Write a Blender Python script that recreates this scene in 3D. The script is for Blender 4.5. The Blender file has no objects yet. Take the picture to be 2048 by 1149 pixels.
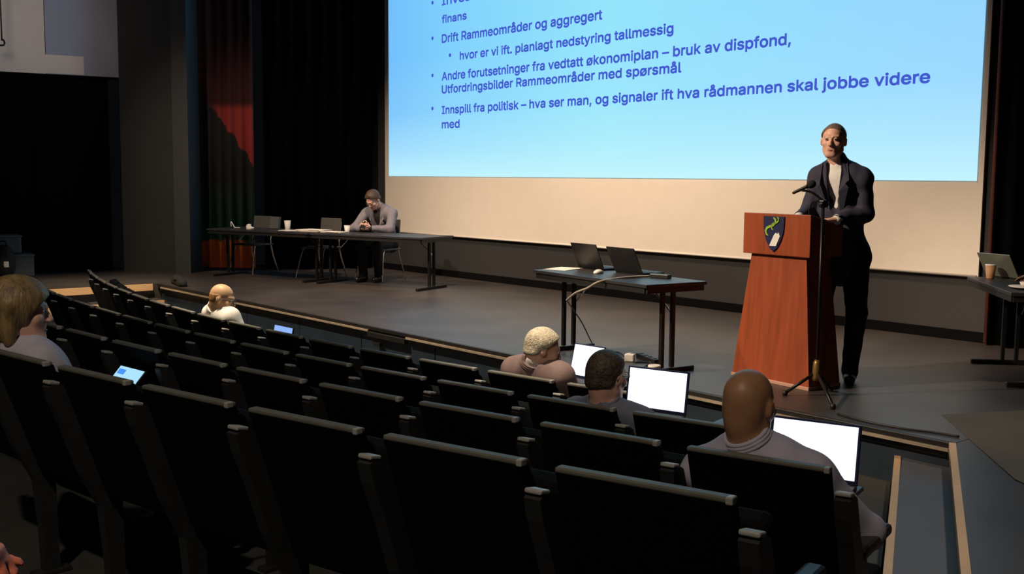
import bpy, bmesh, math, random
import numpy as np
from mathutils import Vector, Matrix
random.seed(4)
PI = math.pi
SC = bpy.context.scene
COL = SC.collection

# ------------------------------------------------------------------ camera
# Stage frame: x along the stage edge, y towards the back of the stage, z = 0 stage floor.
PITCH, ROLL, YAW = math.radians(5.83), math.radians(0.48), math.radians(49.5)
fw = Vector((-math.sin(YAW)*math.cos(PITCH), math.cos(YAW)*math.cos(PITCH), -math.sin(PITCH)))
rt0 = Vector((math.cos(YAW), math.sin(YAW), 0)); up0 = rt0.cross(fw)
rt = rt0*math.cos(ROLL) + up0*math.sin(ROLL); up = up0*math.cos(ROLL) - rt0*math.sin(ROLL)
cam = bpy.data.cameras.new('camera'); cam_o = bpy.data.objects.new('camera', cam); COL.objects.link(cam_o)
cam.sensor_width = 36; cam.lens = 36*2155/2048; cam.clip_start = 0.05; cam.clip_end = 200
cam_o.matrix_world = Matrix(((rt.x, up.x, -fw.x, 0), (rt.y, up.y, -fw.y, -5.58), (rt.z, up.z, -fw.z, 1.42), (0, 0, 0, 1)))
SC.camera = cam_o

# ------------------------------------------------------------------ world, lamps, exposure
w = bpy.data.worlds.new('dark_hall'); SC.world = w; w.use_nodes = True
w.node_tree.nodes['Background'].inputs[0].default_value = (.55, .62, .8, 1)
w.node_tree.nodes['Background'].inputs[1].default_value = .0035
SC.view_settings.view_transform = 'Standard'; SC.view_settings.look = 'None'
SC.view_settings.exposure = 0.0; SC.view_settings.gamma = 1.0; SC.view_settings.use_curve_mapping = False

def spot(name, loc, aim, power, col, size=40, blend=.6, rad=.12):
    l = bpy.data.lights.new(name, 'SPOT'); l.energy = power; l.color = col
    l.spot_size = math.radians(size); l.spot_blend = blend; l.shadow_soft_size = rad
    o = bpy.data.objects.new(name, l); COL.objects.link(o); o.location = loc
    o.rotation_euler = (Vector(aim)-Vector(loc)).to_track_quat('-Z', 'Y').to_euler()
    return o
WARM = (1, .78, .55)
spot('stage_spotlight', (-8.2, -7.0, 6.2), (-4.4, .6, 1.0), 4200, WARM, 26, .8)          # lectern and speaker
spot('stage_spotlight', (-9.4, -4.6, 6.8), (-8.6, 1.4, .1), 3000, WARM, 60, .9)          # middle of the stage
spot('stage_spotlight', (-12.2, -4.4, 6.8), (-13.2, 1.6, .4), 1700, WARM, 44, .9)        # table side and banner
spot('screen_wash_light', (-8.9, .0, 6.6), (-8.9, 3.5, .0), 1700, (1, .70, .47), 90, .6, .3)   # bottom of the screen
spot('pit_downlight', (-7.3, -2.9, 6.2), (-7.1, -2.0, 0), 2300, (1, .80, .55), 24, .9)     # front row, left part
spot('pit_downlight', (-4.3, -3.3, 6.2), (-3.9, -1.7, 0), 2300, (1, .80, .55), 22, 1.)     # front row, right part
spot('house_downlight', (-.4, -7.4, 6.2), (-3.2, -4.7, 0), 540, (1, .84, .62), 62, .9)     # rear rows
spot('aisle_downlight', (-1.2, -.8, 5.5), (-2.0, -1.1, -.1), 420, (1, .85, .68), 44, .9)     # right-hand steps
spot('added_side_light', (-11.2, -4.2, 6.2), (-16.0, -.6, 3.5), 430, (1, .80, .66), 30, .8, 1.2)  # added lamp that brightens the left-hand side screen
spot('added_steps_light', (-11.2, -1.8, 4.4), (-13.6, -1.0, 0), 1500, (1, .74, .45), 38, .9)  # added lamp, placed to brighten the left-hand steps

# ------------------------------------------------------------------ materials
def mat(name, col, rough=.6, metal=0., var=.0, scale=30., bump=0., spec=.5, bscale=None, stretch=(1, 1, 1), emit=None):
    m = bpy.data.materials.new(name); m.use_nodes = True
    nt = m.node_tree; b = nt.nodes['Principled BSDF']
    b.inputs['Roughness'].default_value = rough; b.inputs['Metallic'].default_value = metal
    b.inputs['Specular IOR Level'].default_value = spec
    tc = nt.nodes.new('ShaderNodeTexCoord'); mp = nt.nodes.new('ShaderNodeMapping')
    mp.inputs['Scale'].default_value = stretch
    nt.links.new(tc.outputs['Object'], mp.inputs['Vector'])
    nz = nt.nodes.new('ShaderNodeTexNoise'); nz.inputs['Scale'].default_value = scale; nz.inputs['Detail'].default_value = 4
    nt.links.new(mp.outputs['Vector'], nz.inputs['Vector'])
    cr = nt.nodes.new('ShaderNodeValToRGB')
    c = Vector(col)
    cr.color_ramp.elements[0].position = .3; cr.color_ramp.elements[1].position = .7
    cr.color_ramp.elements[0].color = (*(c*(1-var)), 1); cr.color_ramp.elements[1].color = (*(c*(1+var)), 1)
    nt.links.new(nz.outputs['Fac'], cr.inputs['Fac']); nt.links.new(cr.outputs['Color'], b.inputs['Base Color'])
    if bump:
        n2 = nt.nodes.new('ShaderNodeTexNoise'); n2.inputs['Scale'].default_value = bscale or scale*3
        nt.links.new(mp.outputs['Vector'], n2.inputs['Vector'])
        bp = nt.nodes.new('ShaderNodeBump'); bp.inputs['Strength'].default_value = bump; bp.inputs['Distance'].default_value = .01
        nt.links.new(n2.outputs['Fac'], bp.inputs['Height']); nt.links.new(bp.outputs['Normal'], b.inputs['Normal'])
    if emit:
        b.inputs['Emission Color'].default_value = (*emit[0], 1); b.inputs['Emission Strength'].default_value = emit[1]
    return m

M = {}
M['stage'] = mat('stage_floor_paint', (.048, .042, .042), .42, var=.25, scale=1.6, bump=.06, bscale=14, spec=.55)
M['mat'] = mat('side_floor', (.085, .068, .05), .7, var=.12, scale=3)
M['pit'] = mat('pit_floor', (.05, .049, .045), .75, var=.15, scale=4)
M['tread'] = mat('step_tread', (.10, .105, .125), .6, var=.1, scale=4)
M['fascia'] = mat('stage_front_paint', (.012, .026, .045), .6, var=.2, scale=3)
M['lip'] = mat('stage_lip_rubber', (.012, .011, .011), .5)
M['trimlight'] = mat('metal_edge_trim', (.48, .40, .31), .45, .3, var=.15, scale=9)
M['wood'] = mat('pale_wood', (.62, .40, .22), .5, var=.12, scale=5, stretch=(1, .2, 6))
M['wall'] = mat('grey_wall_paint', (.026, .026, .029), .75, var=.06, scale=2)
M['black'] = mat('black_wall_paint', (.004, .004, .005), 1., spec=.05)
M['pillar'] = mat('pillar_paint', (.024, .023, .023), .8, var=.1, scale=2)
M['pillaredge'] = mat('pillar_edge_paint', (.042, .043, .047), .7)
M['curtain'] = mat('black_curtain_cloth', (.0022, .0022, .0026), 1., var=.2, scale=8, bump=.2, spec=.05)
M['screen'] = mat('screen_cloth', (.74, .69, .64), .85, var=.02, scale=6)
M['maroon'] = mat('maroon_curtain_cloth', (.10, .02, .012), .9, var=.2, scale=8)
M['seat'] = mat('seat_fabric', (.0022, .0022, .0026), .9, var=.2, scale=60, bump=.15, bscale=250, spec=.2)
M['shell'] = mat('seat_shell', (.0020, .0020, .0024), .8, var=.1, scale=20, spec=.12)
M['edge_lit'] = mat('seat_top_highlight', (.15, .145, .125), .55, var=.1, scale=15)  # overhead light along the seat tops, painted in as lighter grey
M['frame'] = mat('seat_frame_plastic', (.026, .026, .028), .45, var=.15, scale=20)
M['cap'] = mat('seat_frame_cap', (.36, .35, .34), .4, var=.1, scale=20)
M['lectern'] = mat('mahogany_veneer', (.30, .062, .022), .4, var=.18, scale=3, stretch=(9, 9, .7), bump=.03)
M['lecbase'] = mat('lectern_base_strip', (.52, .30, .22), .5)
M['tabletop'] = mat('dark_laminate', (.028, .028, .034), .4, var=.1, scale=12)
M['tableedge'] = mat('table_edge_band', (.010, .010, .011), .5)
M['blackmetal'] = mat('black_metal', (.010, .010, .011), .4, .3)
M['chrome'] = mat('chrome', (.75, .74, .72), .22, 1.)
M['chairback'] = mat('grey_chair_plastic', (.075, .072, .07), .6, var=.06)
M['laptop'] = mat('black_laptop_plastic', (.008, .008, .01), .45)
M['laptopblue'] = mat('dark_blue_laptop_bezel', (.008, .012, .05), .4)
M['laptopsilver'] = mat('silver_laptop_lid', (.20, .22, .19), .4, .4)
M['keys'] = mat('laptop_keys', (.004, .004, .005), .6)
M['white_screen'] = mat('lit_document_screen', (.02, .02, .02), .4, emit=((.93, .97, 1.0), 1.35))
M['blue_screen'] = mat('lit_blue_tablet_screen', (.02, .02, .02), .4, emit=((.42, .78, 1.0), 1.0))
M['blue_patch'] = mat('lit_blue_heading', (.02, .02, .02), .4, emit=((.07, .3, .95), 1.0))
M['phone_screen'] = mat('lit_blue_phone_screen', (.02, .02, .02), .4, emit=((.28, .47, 1.0), 1.0))
M['cup_white'] = mat('white_paper_cup', (.75, .72, .68), .6)
M['cup_tan'] = mat('tan_paper_cup', (.42, .22, .12), .6)
M['paper'] = mat('paper', (.80, .74, .66), .7, var=.03)
M['cable_light'] = mat('beige_cable', (.30, .27, .23), .5)
M['cable_dark'] = mat('dark_cable', (.012, .011, .011), .5)
M['navy'] = mat('navy_enamel', (.012, .018, .075), .45)
M['lime'] = mat('lime_enamel', (.30, .50, .06), .45)
M['whiteenamel'] = mat('white_enamel', (.85, .84, .82), .45)
M['greycrate'] = mat('grey_crate_plastic', (.085, .09, .10), .6, var=.1)
M['bagblack'] = mat('black_bag_cloth', (.008, .008, .009), .85, bump=.2)
M['screen_tint_warm'] = mat('warm_lit_screen_cloth', (.80, .70, .66), .9, var=.05, scale=1.2)  # warm light on the pale screen, put into its colour
M['screen_tint_blue'] = mat('blue_lit_screen_cloth', (.36, .39, .52), .9, var=.06, scale=1.2)  # bluish light on the same screen, put into its colour
M['brass'] = mat('brass_fitting', (.25, .16, .06), .4, .6, var=.2)
M['skin'] = mat('fair_skin', (.78, .45, .36), .5, var=.10, scale=22, bump=.04, bscale=160)
M['skin_pale'] = mat('pale_skin', (.66, .42, .25), .5, var=.10, scale=22, bump=.04, bscale=160)
M['skin_tan'] = mat('tan_skin', (.44, .23, .13), .45, var=.10, scale=18, bump=.04, bscale=160)
M['skin_red'] = mat('pink_skin', (.92, .27, .17), .5, var=.08, scale=30, bump=.05, bscale=160)
M['eye'] = mat('eye_white', (.65, .62, .6), .25)
M['iris'] = mat('dark_iris', (.02, .015, .01), .2)
M['lips'] = mat('lips', (.40, .11, .09), .45)
M['hair_brown'] = mat('dark_brown_hair', (.060, .032, .018), .5, var=.5, scale=60, bump=.6, bscale=120, stretch=(1, 1, .3))
M['hair_grey'] = mat('short_grey_hair', (.62, .55, .44), .6, var=.3, scale=70, bump=.5, bscale=140)
M['hair_stub'] = mat('cropped_brown_hair', (.17, .12, .085), .6, var=.3, scale=70, bump=.4, bscale=160)
M['hair_ginger'] = mat('sandy_hair_fringe', (.34, .17, .07), .6, var=.3, scale=60, bump=.4, bscale=140)
M['hair_blond'] = mat('dark_blond_hair', (.24, .16, .075), .5, var=.5, scale=40, bump=.6, bscale=90, stretch=(1, 1, .25))
M['hair_dark'] = mat('dark_cropped_hair', (.085, .062, .045), .55, var=.5, scale=60, bump=.6, bscale=120)
M['navy_suit'] = mat('navy_suit_cloth', (.030, .030, .062), .8, var=.12, scale=40, bump=.15, bscale=300)
M['white_shirt'] = mat('white_shirt_cloth', (.82, .80, .80), .8, var=.03, bump=.08, bscale=60)
M['pale_shirt'] = mat('pale_striped_shirt_cloth', (.60, .53, .54), .8, var=.06, scale=60)
M['trousers'] = mat('black_trouser_cloth', (.006, .006, .008), .85)
M['grey_jacket'] = mat('grey_lavender_jacket', (.185, .175, .215), .8, var=.08, scale=30)
M['mauve_jacket'] = mat('mauve_brown_jacket', (.20, .135, .14), .8, var=.10, scale=30)
M['lav_shirt'] = mat('lavender_grey_shirt', (.50, .47, .62), .8, var=.05, scale=30)
M['lav_pale'] = mat('pale_lilac_shirt', (.50, .47, .58), .8, var=.08, scale=20)
M['blue_shirt'] = mat('grey_blue_shirt', (.14, .15, .22), .8, var=.06, scale=30)
M['black_shirt'] = mat('black_top_cloth', (.012, .012, .016), .8)
M['shoe'] = mat('black_shoe_leather', (.008, .007, .007), .35)
M['glasses'] = mat('dark_glasses_frame', (.015, .014, .013), .3)
M['red_cloth'] = mat('red_sleeve_cloth', (.30, .03, .02), .8)

# ------------------------------------------------------------------ object helpers
def tag(o, label=None, cat=None, group=None, kind=None):
    if label: o['label'] = label
    if cat: o['category'] = cat
    if group: o['group'] = group
    if kind: o['kind'] = kind
    return o
def thing(name, label, cat, loc=(0, 0, 0), rz=0., group=None):
    o = bpy.data.objects.new(name, None); COL.objects.link(o); o.empty_display_size = .1
    o.location = loc; o.rotation_euler = (0, 0, rz)
    return tag(o, label, cat, group)
def link(name, me, m, parent=None, loc=None, rot=None):
    o = bpy.data.objects.new(name, me); COL.objects.link(o)
    if m: me.materials.append(m)
    if parent: o.parent = parent
    if loc is not None: o.location = tuple(loc)
    if rot is not None: o.rotation_euler = rot
    return o

class MB:
    def __init__(s): s.v = []; s.f = []; s.smooth = []
    def add(s, vs, fs, smooth=False):
        n = len(s.v); s.v += [tuple(v) for v in vs]
        for f in fs: s.f.append([i+n for i in f]); s.smooth.append(smooth)
        return s
    def box(s, c, d, mtx=None, bev=0.):
        bm = bmesh.new(); bmesh.ops.create_cube(bm, size=1)
        for v in bm.verts: v.co = Vector((v.co.x*d[0], v.co.y*d[1], v.co.z*d[2]))
        if bev: bmesh.ops.bevel(bm, geom=bm.edges[:], offset=bev, segments=2, affect='EDGES', profile=.5)
        for v in bm.verts:
            if mtx: v.co = mtx @ v.co
            v.co += Vector(c)
        bm.verts.index_update()
        s.add([v.co[:] for v in bm.verts], [[v.index for v in f.verts] for f in bm.faces]); bm.free(); return s
    def prism(s, poly, a, b, axis='x'):
        """poly: 2D points; extruded from a to b along axis. 'x': (y,z); 'y': (x,z); 'z': (x,y)"""
        n = len(poly)
        def P(p, t): return {'x': (t, p[0], p[1]), 'y': (p[0], t, p[1]), 'z': (p[0], p[1], t)}[axis]
        vs = [P(p, a) for p in poly] + [P(p, b) for p in poly]
        fs = [list(range(n))[::-1], list(range(n, 2*n))] + [[i, (i+1) % n, n+(i+1) % n, n+i] for i in range(n)]
        return s.add(vs, fs)
    def hexa(s, bot, top):
        return s.add(list(bot)+list(top), [[3, 2, 1, 0], [4, 5, 6, 7], [0, 1, 5, 4], [1, 2, 6, 5], [2, 3, 7, 6], [3, 0, 4, 7]])
    def lathe(s, prof, c=(0, 0, 0), n=28, mtx=None):
        vs = []; fs = []
        for r, z in prof:
            for k in range(n):
                v = Vector((r*math.cos(2*PI*k/n), r*math.sin(2*PI*k/n), z))
                if mtx: v = mtx @ v
                vs.append(tuple(v+Vector(c)))
        for i in range(len(prof)-1):
            for k in range(n): fs.append([i*n+k, i*n+(k+1) % n, (i+1)*n+(k+1) % n, (i+1)*n+k])
        fs.append(list(range(n))[::-1]); fs.append([(len(prof)-1)*n+k for k in range(n)])
        return s.add(vs, fs, True)
    def tube(s, pts, r, n=10, sub=1):
        P = [Vector(p) for p in pts]
        if sub > 1 and len(P) > 2:
            Q = []
            for i in range(len(P)-1):
                p0 = P[max(i-1, 0)]; p1 = P[i]; p2 = P[i+1]; p3 = P[min(i+2, len(P)-1)]
                for k in range(sub):
                    t = k/sub
                    Q.append(.5*((2*p1)+(p2-p0)*t+(2*p0-5*p1+4*p2-p3)*t*t+(3*p1-p0-3*p2+p3)*t**3))
            Q.append(P[-1]); P = Q
        vs = []; fs = []; m = len(P); ref = Vector((.13, .31, .94))
        for i, p in enumerate(P):
            d = (P[min(i+1, m-1)]-P[max(i-1, 0)]).normalized()
            a = d.cross(ref)
            if a.length < .05: a = d.cross(Vector((1, 0, 0)))
            a.normalize(); b = d.cross(a); rr = r if not isinstance(r, (list, tuple)) else (r[i] if m == len(r) else float(np.interp(i/(m-1), np.linspace(0, 1, len(r)), r)))
            for k in range(n): vs.append(tuple(p+rr*(a*math.cos(2*PI*k/n)+b*math.sin(2*PI*k/n))))
        for i in range(m-1):
            for k in range(n): fs.append([i*n+k, i*n+(k+1) % n, (i+1)*n+(k+1) % n, (i+1)*n+k])
        fs.append(list(range(n))[::-1]); fs.append([(m-1)*n+k for k in range(n)])
        return s.add(vs, fs, True)
    def build(s, name, m, parent=None, loc=None, rot=None):
        me = bpy.data.meshes.new(name); me.from_pydata(s.v, [], s.f)
        bm = bmesh.new(); bm.from_mesh(me); bmesh.ops.recalc_face_normals(bm, faces=bm.faces); bm.to_mesh(me); bm.free()
        me.polygons.foreach_set('use_smooth', s.smooth)
        return link(name, me, m, parent, loc, rot)

def struct(o): o['kind'] = 'structure'; return o
def copy_tree(o, parent=None):
    c = o.copy(); COL.objects.link(c)
    if parent: c.parent = parent
    for ch in list(o.children): copy_tree(ch, c)
    return c
def rotz(a): return Matrix.Rotation(a, 3, 'Z')
def rotx(a): return Matrix.Rotation(a, 3, 'X')

# ------------------------------------------------------------------ setting
CX, CY = -6.75, 14.0                       # centre of the curved rows
RS = [16.35, 17.05, 17.85, 18.68]          # radius of the seat back tops
ZT = [.44, .53, .65, .785]                 # height of the seat back tops
H = .905
FL = [z-H for z in ZT]
AB = [(-.0308, .2131), (-.0293, .2590), (-.0284, .2930), (-.0268, .2955)]
def arc(r, t): return (CX+r*math.sin(t), CY-r*math.cos(t))

# stage slab (front edge y = 0), with side platform at the right and at the left
b = MB(); b.prism([(-15.6, 0), (-13.62, 0), (-2.80, 0), (-2.80, 4.4), (-15.6, 4.4)], -.06, 0, 'z'); struct(b.build('stage_floor', M['stage']))
b = MB(); b.prism([(-2.80, 0), (-1.30, -2.77), (3.0, -2.77), (3.0, 4.4), (-2.80, 4.4)], -.465, -.002, 'z'); struct(b.build('stage_floor_right', M['stage']))
b = MB(); b.prism([(-3.2, .60), (-2.26, -.48), (.6, -2.2), (1.2, .9), (-2.94, 1.13)], -.002, .003, 'z'); struct(b.build('stage_floor_inlay', M['mat']))
b = MB(); b.prism([(-17.6, -4.6), (-13.65, -4.6), (-13.65, 0), (-13.65, .5), (-17.6, .5)], -.70, -.001, 'z'); struct(b.build('stage_floor_left', M['stage']))
# stage front: recessed navy panels, black lip, pale metal trim with one gap
b = MB()
for i in range(9):
    x0 = -13.62+i*1.202; b.box((x0+.601, .06, -.27), (1.19, .06, .40), bev=.004)
b.box((-8.2, .10, -.26), (10.8, .04, .41)); struct(b.build('trim_1', M['fascia']))
b = MB(); b.box((-8.21, .0, -.018), (10.83, .05, .034), bev=.004); b.box((-8.21, .03, -.075), (10.8, .05, .03)); struct(b.build('trim_2', M['lip']))
b = MB(); b.box((-11.05, -.028, -.043), (4.9, .016, .018)); b.box((-5.4, -.028, -.043), (5.15, .016, .018)); struct(b.build('trim_3', M['trimlight']))
b = MB(); b.box((-8.30, -.012, -.075), (.62, .05, .05), bev=.006); b.box((-8.45, -.02, -.16), (.1, .03, .035)); struct(b.build('trim_4', M['lip']))

# floor of the hall: pit and the curved terraces
b = MB(); b.box((-7.5, -7.5, -.515), (24, 16, .10)); struct(b.build('floor', M['pit']))
def terrace(r0, r1, t0, t1, z0, z1, name, m):
    n = 40; vs = []; fs = []
    for k in range(n+1):
        t = t0+(t1-t0)*k/n
        for r in (r0, r1):
            x, y = arc(r, t); vs += [(x, y, z0), (x, y, z1)]
    for k in range(n):
        a = 4*k; c = a+4
        fs += [[a+1, c+1, c+3, a+3], [a, a+2, c+2, c], [a, c, c+1, a+1], [a+2, a+3, c+3, c+2]]
    fs += [[0, 1, 3, 2], [4*n, 4*n+2, 4*n+3, 4*n+1]]
    bb = MB(); bb.add(vs, fs); return struct(bb.build(name, m))
terrace(RS[0]+.10, RS[1]+.10, -.40, .262, -.47, FL[1], 'floor_second_row', M['pit'])
terrace(RS[1]+.10, RS[2]+.10, -.40, .297, -.47, FL[2], 'floor_third_row', M['pit'])
terrace(RS[2]+.10, 23.2, -.40, .300, -.47, FL[3], 'floor_rear_row', M['pit'])
# right-hand steps
b = MB(); b.prism([(-3.60, .05), (-3.2, .05), (-1.75, -2.61), (-1.55, -3.0), (-2.35, -2.55)], -.466, -.31, 'z'); struct(b.build('floor_landing', M['pit']))
b = MB(); b.prism([(-3.15, .05), (-2.79, .05), (-1.22, -2.83), (-1.58, -2.83)], -.466, -.155, 'z'); struct(b.build('step_tread', M['tread']))
def plank(p, q, z, wdt, hgt, name):
    p = Vector((*p, 0)); q = Vector((*q, 0)); d = (q-p).normalized(); n = Vector((-d.y, d.x, 0))*wdt/2
    bb = MB(); bb.hexa([(p-n)+Vector((0, 0, z-hgt)), (q-n)+Vector((0, 0, z-hgt)), (q+n)+Vector((0, 0, z-hgt)), (p+n)+Vector((0, 0, z-hgt))],
                       [(p-n)+Vector((0, 0, z)), (q-n)+Vector((0, 0, z)), (q+n)+Vector((0, 0, z)), (p+n)+Vector((0, 0, z))])
    return struct(bb.build(name, M['wood']))
plank((-3.155, .03), (-1.58, -2.83), -.150, .035, .05, 'step_nosing_1')
plank((-2.805, -.03), (-1.29, -2.80), .004, .035, .05, 'step_nosing_2')
# left-hand steps
b = MB(); b.box((-13.455, -2.3, -.325), (.37, 4.5, .28)); struct(b.build('step_tread_left', M['stage']))
plank((-13.635, -4.5), (-13.60, -.10), .004, .04, .085, 'step_nosing_3')
plank((-13.27, -4.5), (-13.24, -.10), -.18, .04, .085, 'step_nosing_4')

# back wall, left wall, pillar
b = MB(); b.box((-9.2, 3.74, 3.5), (10.4, .10, 7.1)); struct(b.build('wall_back', M['wall']))
b = MB(); b.box((-9.1, 3.675, .045), (9.6, .03, .09)); struct(b.build('baseboard_back', M['black']))
b = MB(); b.add([(-15.93, .25, 0), (-16.77, -4.6, 0), (-16.77, -4.6, 7), (-15.93, .25, 7), (-16.03, .27, 0), (-16.87, -4.6, 0), (-16.87, -4.6, 7), (-16.03, .27, 7)],
      [[0, 1, 2, 3], [7, 6, 5, 4], [0, 3, 7, 4], [1, 5, 6, 2], [3, 2, 6, 7], [0, 4, 5, 1]]); struct(b.build('wall_left', M['black']))
b = MB(); b.prism([(-15.46, .24), (-14.96, .80), (-15.35, 1.2), (-15.9, .6)], 0, 7, 'z'); struct(b.build('proscenium_pillar', M['pillar']))
b = MB(); b.prism([(-14.96, .80), (-14.80, .96), (-15.2, 1.36), (-15.35, 1.2)], 0, 7, 'z'); struct(b.build('trim_5', M['pillaredge']))
# small moulded step in the dark wall
b = MB(); b.box((-16.08, -.6, 1.05), (.10, .34, 1.6), rotz(-.17), bev=.02); struct(b.build('trim_6', M['black']))

def curtain(name, p, q, z0, z1, folds, amp, m, label, cat='curtain'):
    p = Vector((*p, 0)); q = Vector((*q, 0)); d = (q-p); L = d.length; d.normalize(); n = Vector((-d.y, d.x, 0))
    N = folds*10; vs = []; fs = []
    for side in (0, 1):
        for i in range(N+1):
            t = i/N; o = amp*math.sin(t*folds*2*PI)+amp*.4*math.sin(t*folds*3.7+1)
            v = p+d*(t*L)+n*(o+side*.012)
            for z in (z0, z1): vs.append((v.x, v.y, z))
    K = 2*(N+1)
    for i in range(N):
        a = 2*i; fs += [[a, a+2, a+3, a+1], [K+a, K+a+1, K+a+3, K+a+2], [a, K+a, K+a+2, a+2], [a+1, a+3, K+a+3, K+a+1]]
    fs += [[0, 1, K+1, K], [2*N, K+2*N, K+2*N+1, 2*N+1]]
    bb = MB(); bb.add(vs, fs); bb.smooth = [i % 4 < 2 for i in range(len(bb.f))]
    return tag(bb.build(name, m), label, cat)
curtain('stage_curtain', (-14.62, 2.05), (-14.02, 3.55), .02, 7, 7, .05, M['curtain'], 'black stage curtain between the printed banner and the projection screen')
curtain('stage_curtain', (-15.45, 1.15), (-15.15, 1.55), .02, 7, 3, .03, M['curtain'], 'narrow black stage curtain between the grey pillar and the printed banner')
curtain('stage_curtain', (-4.36, 3.55), (-2.4, 3.9), .02, 7, 9, .05, M['curtain'], 'black stage curtain right of the projection screen behind the right-hand table')
curtain('stage_curtain', (-4.47, 3.70), (-4.36, 3.56), .02, 7, 1, .015, M['maroon'], 'narrow maroon curtain edge along the right side of the projection screen')

# printed scenic banner, red over dark hills and green, orange at the foot
def banner_material():
    m = bpy.data.materials.new('printed_banner'); m.use_nodes = True; nt = m.node_tree; bs = nt.nodes['Principled BSDF']
    bs.inputs['Roughness'].default_value = .85
    tc = nt.nodes.new('ShaderNodeTexCoord'); sp = nt.nodes.new('ShaderNodeSeparateXYZ'); nt.links.new(tc.outputs['Object'], sp.inputs[0])
    nz = nt.nodes.new('ShaderNodeTexNoise'); nz.inputs['Scale'].default_value = 5; nz.inputs['Detail'].default_value = 6; nt.links.new(tc.outputs['Object'], nz.inputs['Vector'])
    def math_(op, a, b_):
        n = nt.nodes.new('ShaderNodeMath'); n.operation = op
        for i, s in enumerate((a, b_)):
            if isinstance(s, (int, float)): n.inputs[i].default_value = s
            else: nt.links.new(s, n.inputs[i])
        return n.outputs[0]
    z = sp.outputs['Z']
    zz = math_('ADD', z, math_('MULTIPLY', math_('SUBTRACT', nz.outputs['Fac'], .5), .35))
    r1 = nt.nodes.new('ShaderNodeValToRGB'); r1.color_ramp.interpolation = 'LINEAR'
    nt.links.new(math_('DIVIDE', zz, 4.0), r1.inputs['Fac'])
    stops = [(0, (.74, .15, .055)), (.105, (.80, .18, .05)), (.12, (.018, .10, .055)), (.20, (.016, .055, .035)), (.28, (.014, .035, .022)), (.33, (.012, .012, .010)), (.62, (.012, .011, .009)), (.64, (.02, .012, .01))]
    e = r1.color_ramp.elements
    e[0].position, e[0].color = stops[0][0], (*stops[0][1], 1); e[1].position, e[1].color = stops[-1][0], (*stops[-1][1], 1)
    for p, c in stops[1:-1]:
        x = e.new(p); x.color = (*c, 1)
    # red sky above a falling ridge line: z > 2.42 - 1.25 * x'
    ridge = math_('SUBTRACT', zz, math_('SUBTRACT', 2.92, math_('MULTIPLY', sp.outputs['X'], 1.42)))
    step = nt.nodes.new('ShaderNodeMapRange'); step.inputs['From Min'].default_value = -.03; step.inputs['From Max'].default_value = .03
    nt.links.new(ridge, step.inputs['Value'])
    sky = nt.nodes.new('ShaderNodeValToRGB'); nt.links.new(math_('DIVIDE', z, 4.0), sky.inputs['Fac'])
    s = sky.color_ramp.elements; s[0].position, s[0].color = .59, (.33, .032, .028, 1); s[1].position, s[1].color = .615, (.05, .007, .007, 1)
    mx = nt.nodes.new('ShaderNodeMixRGB'); nt.links.new(step.outputs[0], mx.inputs['Fac'])
    nt.links.new(r1.outputs['Color'], mx.inputs[1]); nt.links.new(sky.outputs['Color'], mx.inputs[2]); nt.links.new(mx.outputs[0], bs.inputs['Base Color'])
    return m
def make_banner():
    L = .98; N = 60; vs = []; fs = []
    for side in (0, 1):
        for i in range(N+1):
            t = i/N; o = .022*math.sin(t*6*2*PI)+.01*math.sin(t*17)
            for z in (.05, 6.4): vs.append((t*L, o+side*.008, z))
    K = 2*(N+1)
    for i in range(N):
        a = 2*i; fs += [[a, a+2, a+3, a+1], [K+a, K+a+1, K+a+3, K+a+2], [a, K+a, K+a+2, a+2], [a+1, a+3, K+a+3, K+a+1]]
    fs += [[0, 1, K+1, K], [2*N, K+2*N, K+2*N+1, 2*N+1]]
    bb = MB(); bb.add(vs, fs); bb.smooth = [i % 4 < 2 for i in range(len(bb.f))]
    return tag(bb.build('printed_banner', banner_material(), None, (-15.23, 1.19, 0), (0, 0, math.radians(40))), 'tall printed cloth banner, red above dark hills and green, orange at the foot', 'banner')
make_banner()

# ------------------------------------------------------------------ projection screen
def slide_material():
    m = bpy.data.materials.new('projected_light'); m.use_nodes = True; nt = m.node_tree; nt.nodes.clear()
    out = nt.nodes.new('ShaderNodeOutputMaterial'); em = nt.nodes.new('ShaderNodeEmission'); nt.links.new(em.outputs[0], out.inputs[0])
    tc = nt.nodes.new('ShaderNodeTexCoord'); sp = nt.nodes.new('ShaderNodeSeparateXYZ'); nt.links.new(tc.outputs['Generated'], sp.inputs[0])
    rx = nt.nodes.new('ShaderNodeValToRGB'); nt.links.new(sp.outputs['X'], rx.inputs['Fac'])
    e = rx.color_ramp.elements; e[0].position, e[0].color = 0, (.17, .52, .98, 1); e[1].position, e[1].color = 1, (.30, .66, 1.0, 1)
    x = e.new(.18); x.color = (.22, .64, .98, 1); x = e.new(.5); x.color = (.30, .78, .97, 1)
    rz = nt.nodes.new('ShaderNodeValToRGB'); nt.links.new(sp.outputs['Z'], rz.inputs['Fac'])
    g = rz.color_ramp.elements; g[0].position, g[0].color = 0, (.78,)*3+(1,); g[1].position, g[1].color = .34, (0, 0, 0, 1)
    y = g.new(.07); y.color = (.45,)*3+(1,); y = g.new(.18); y.color = (.12,)*3+(1,)
    mx = nt.nodes.new('ShaderNodeMixRGB'); nt.links.new(rz.outputs['Color'], mx.inputs['Fac']); nt.links.new(rx.outputs['Color'], mx.inputs[1])
    mx.inputs[2].default_value = (.62, .97, 1.0, 1); nt.links.new(mx.outputs[0], em.inputs['Color']); em.inputs['Strength'].default_value = 1.0
    return m
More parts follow.
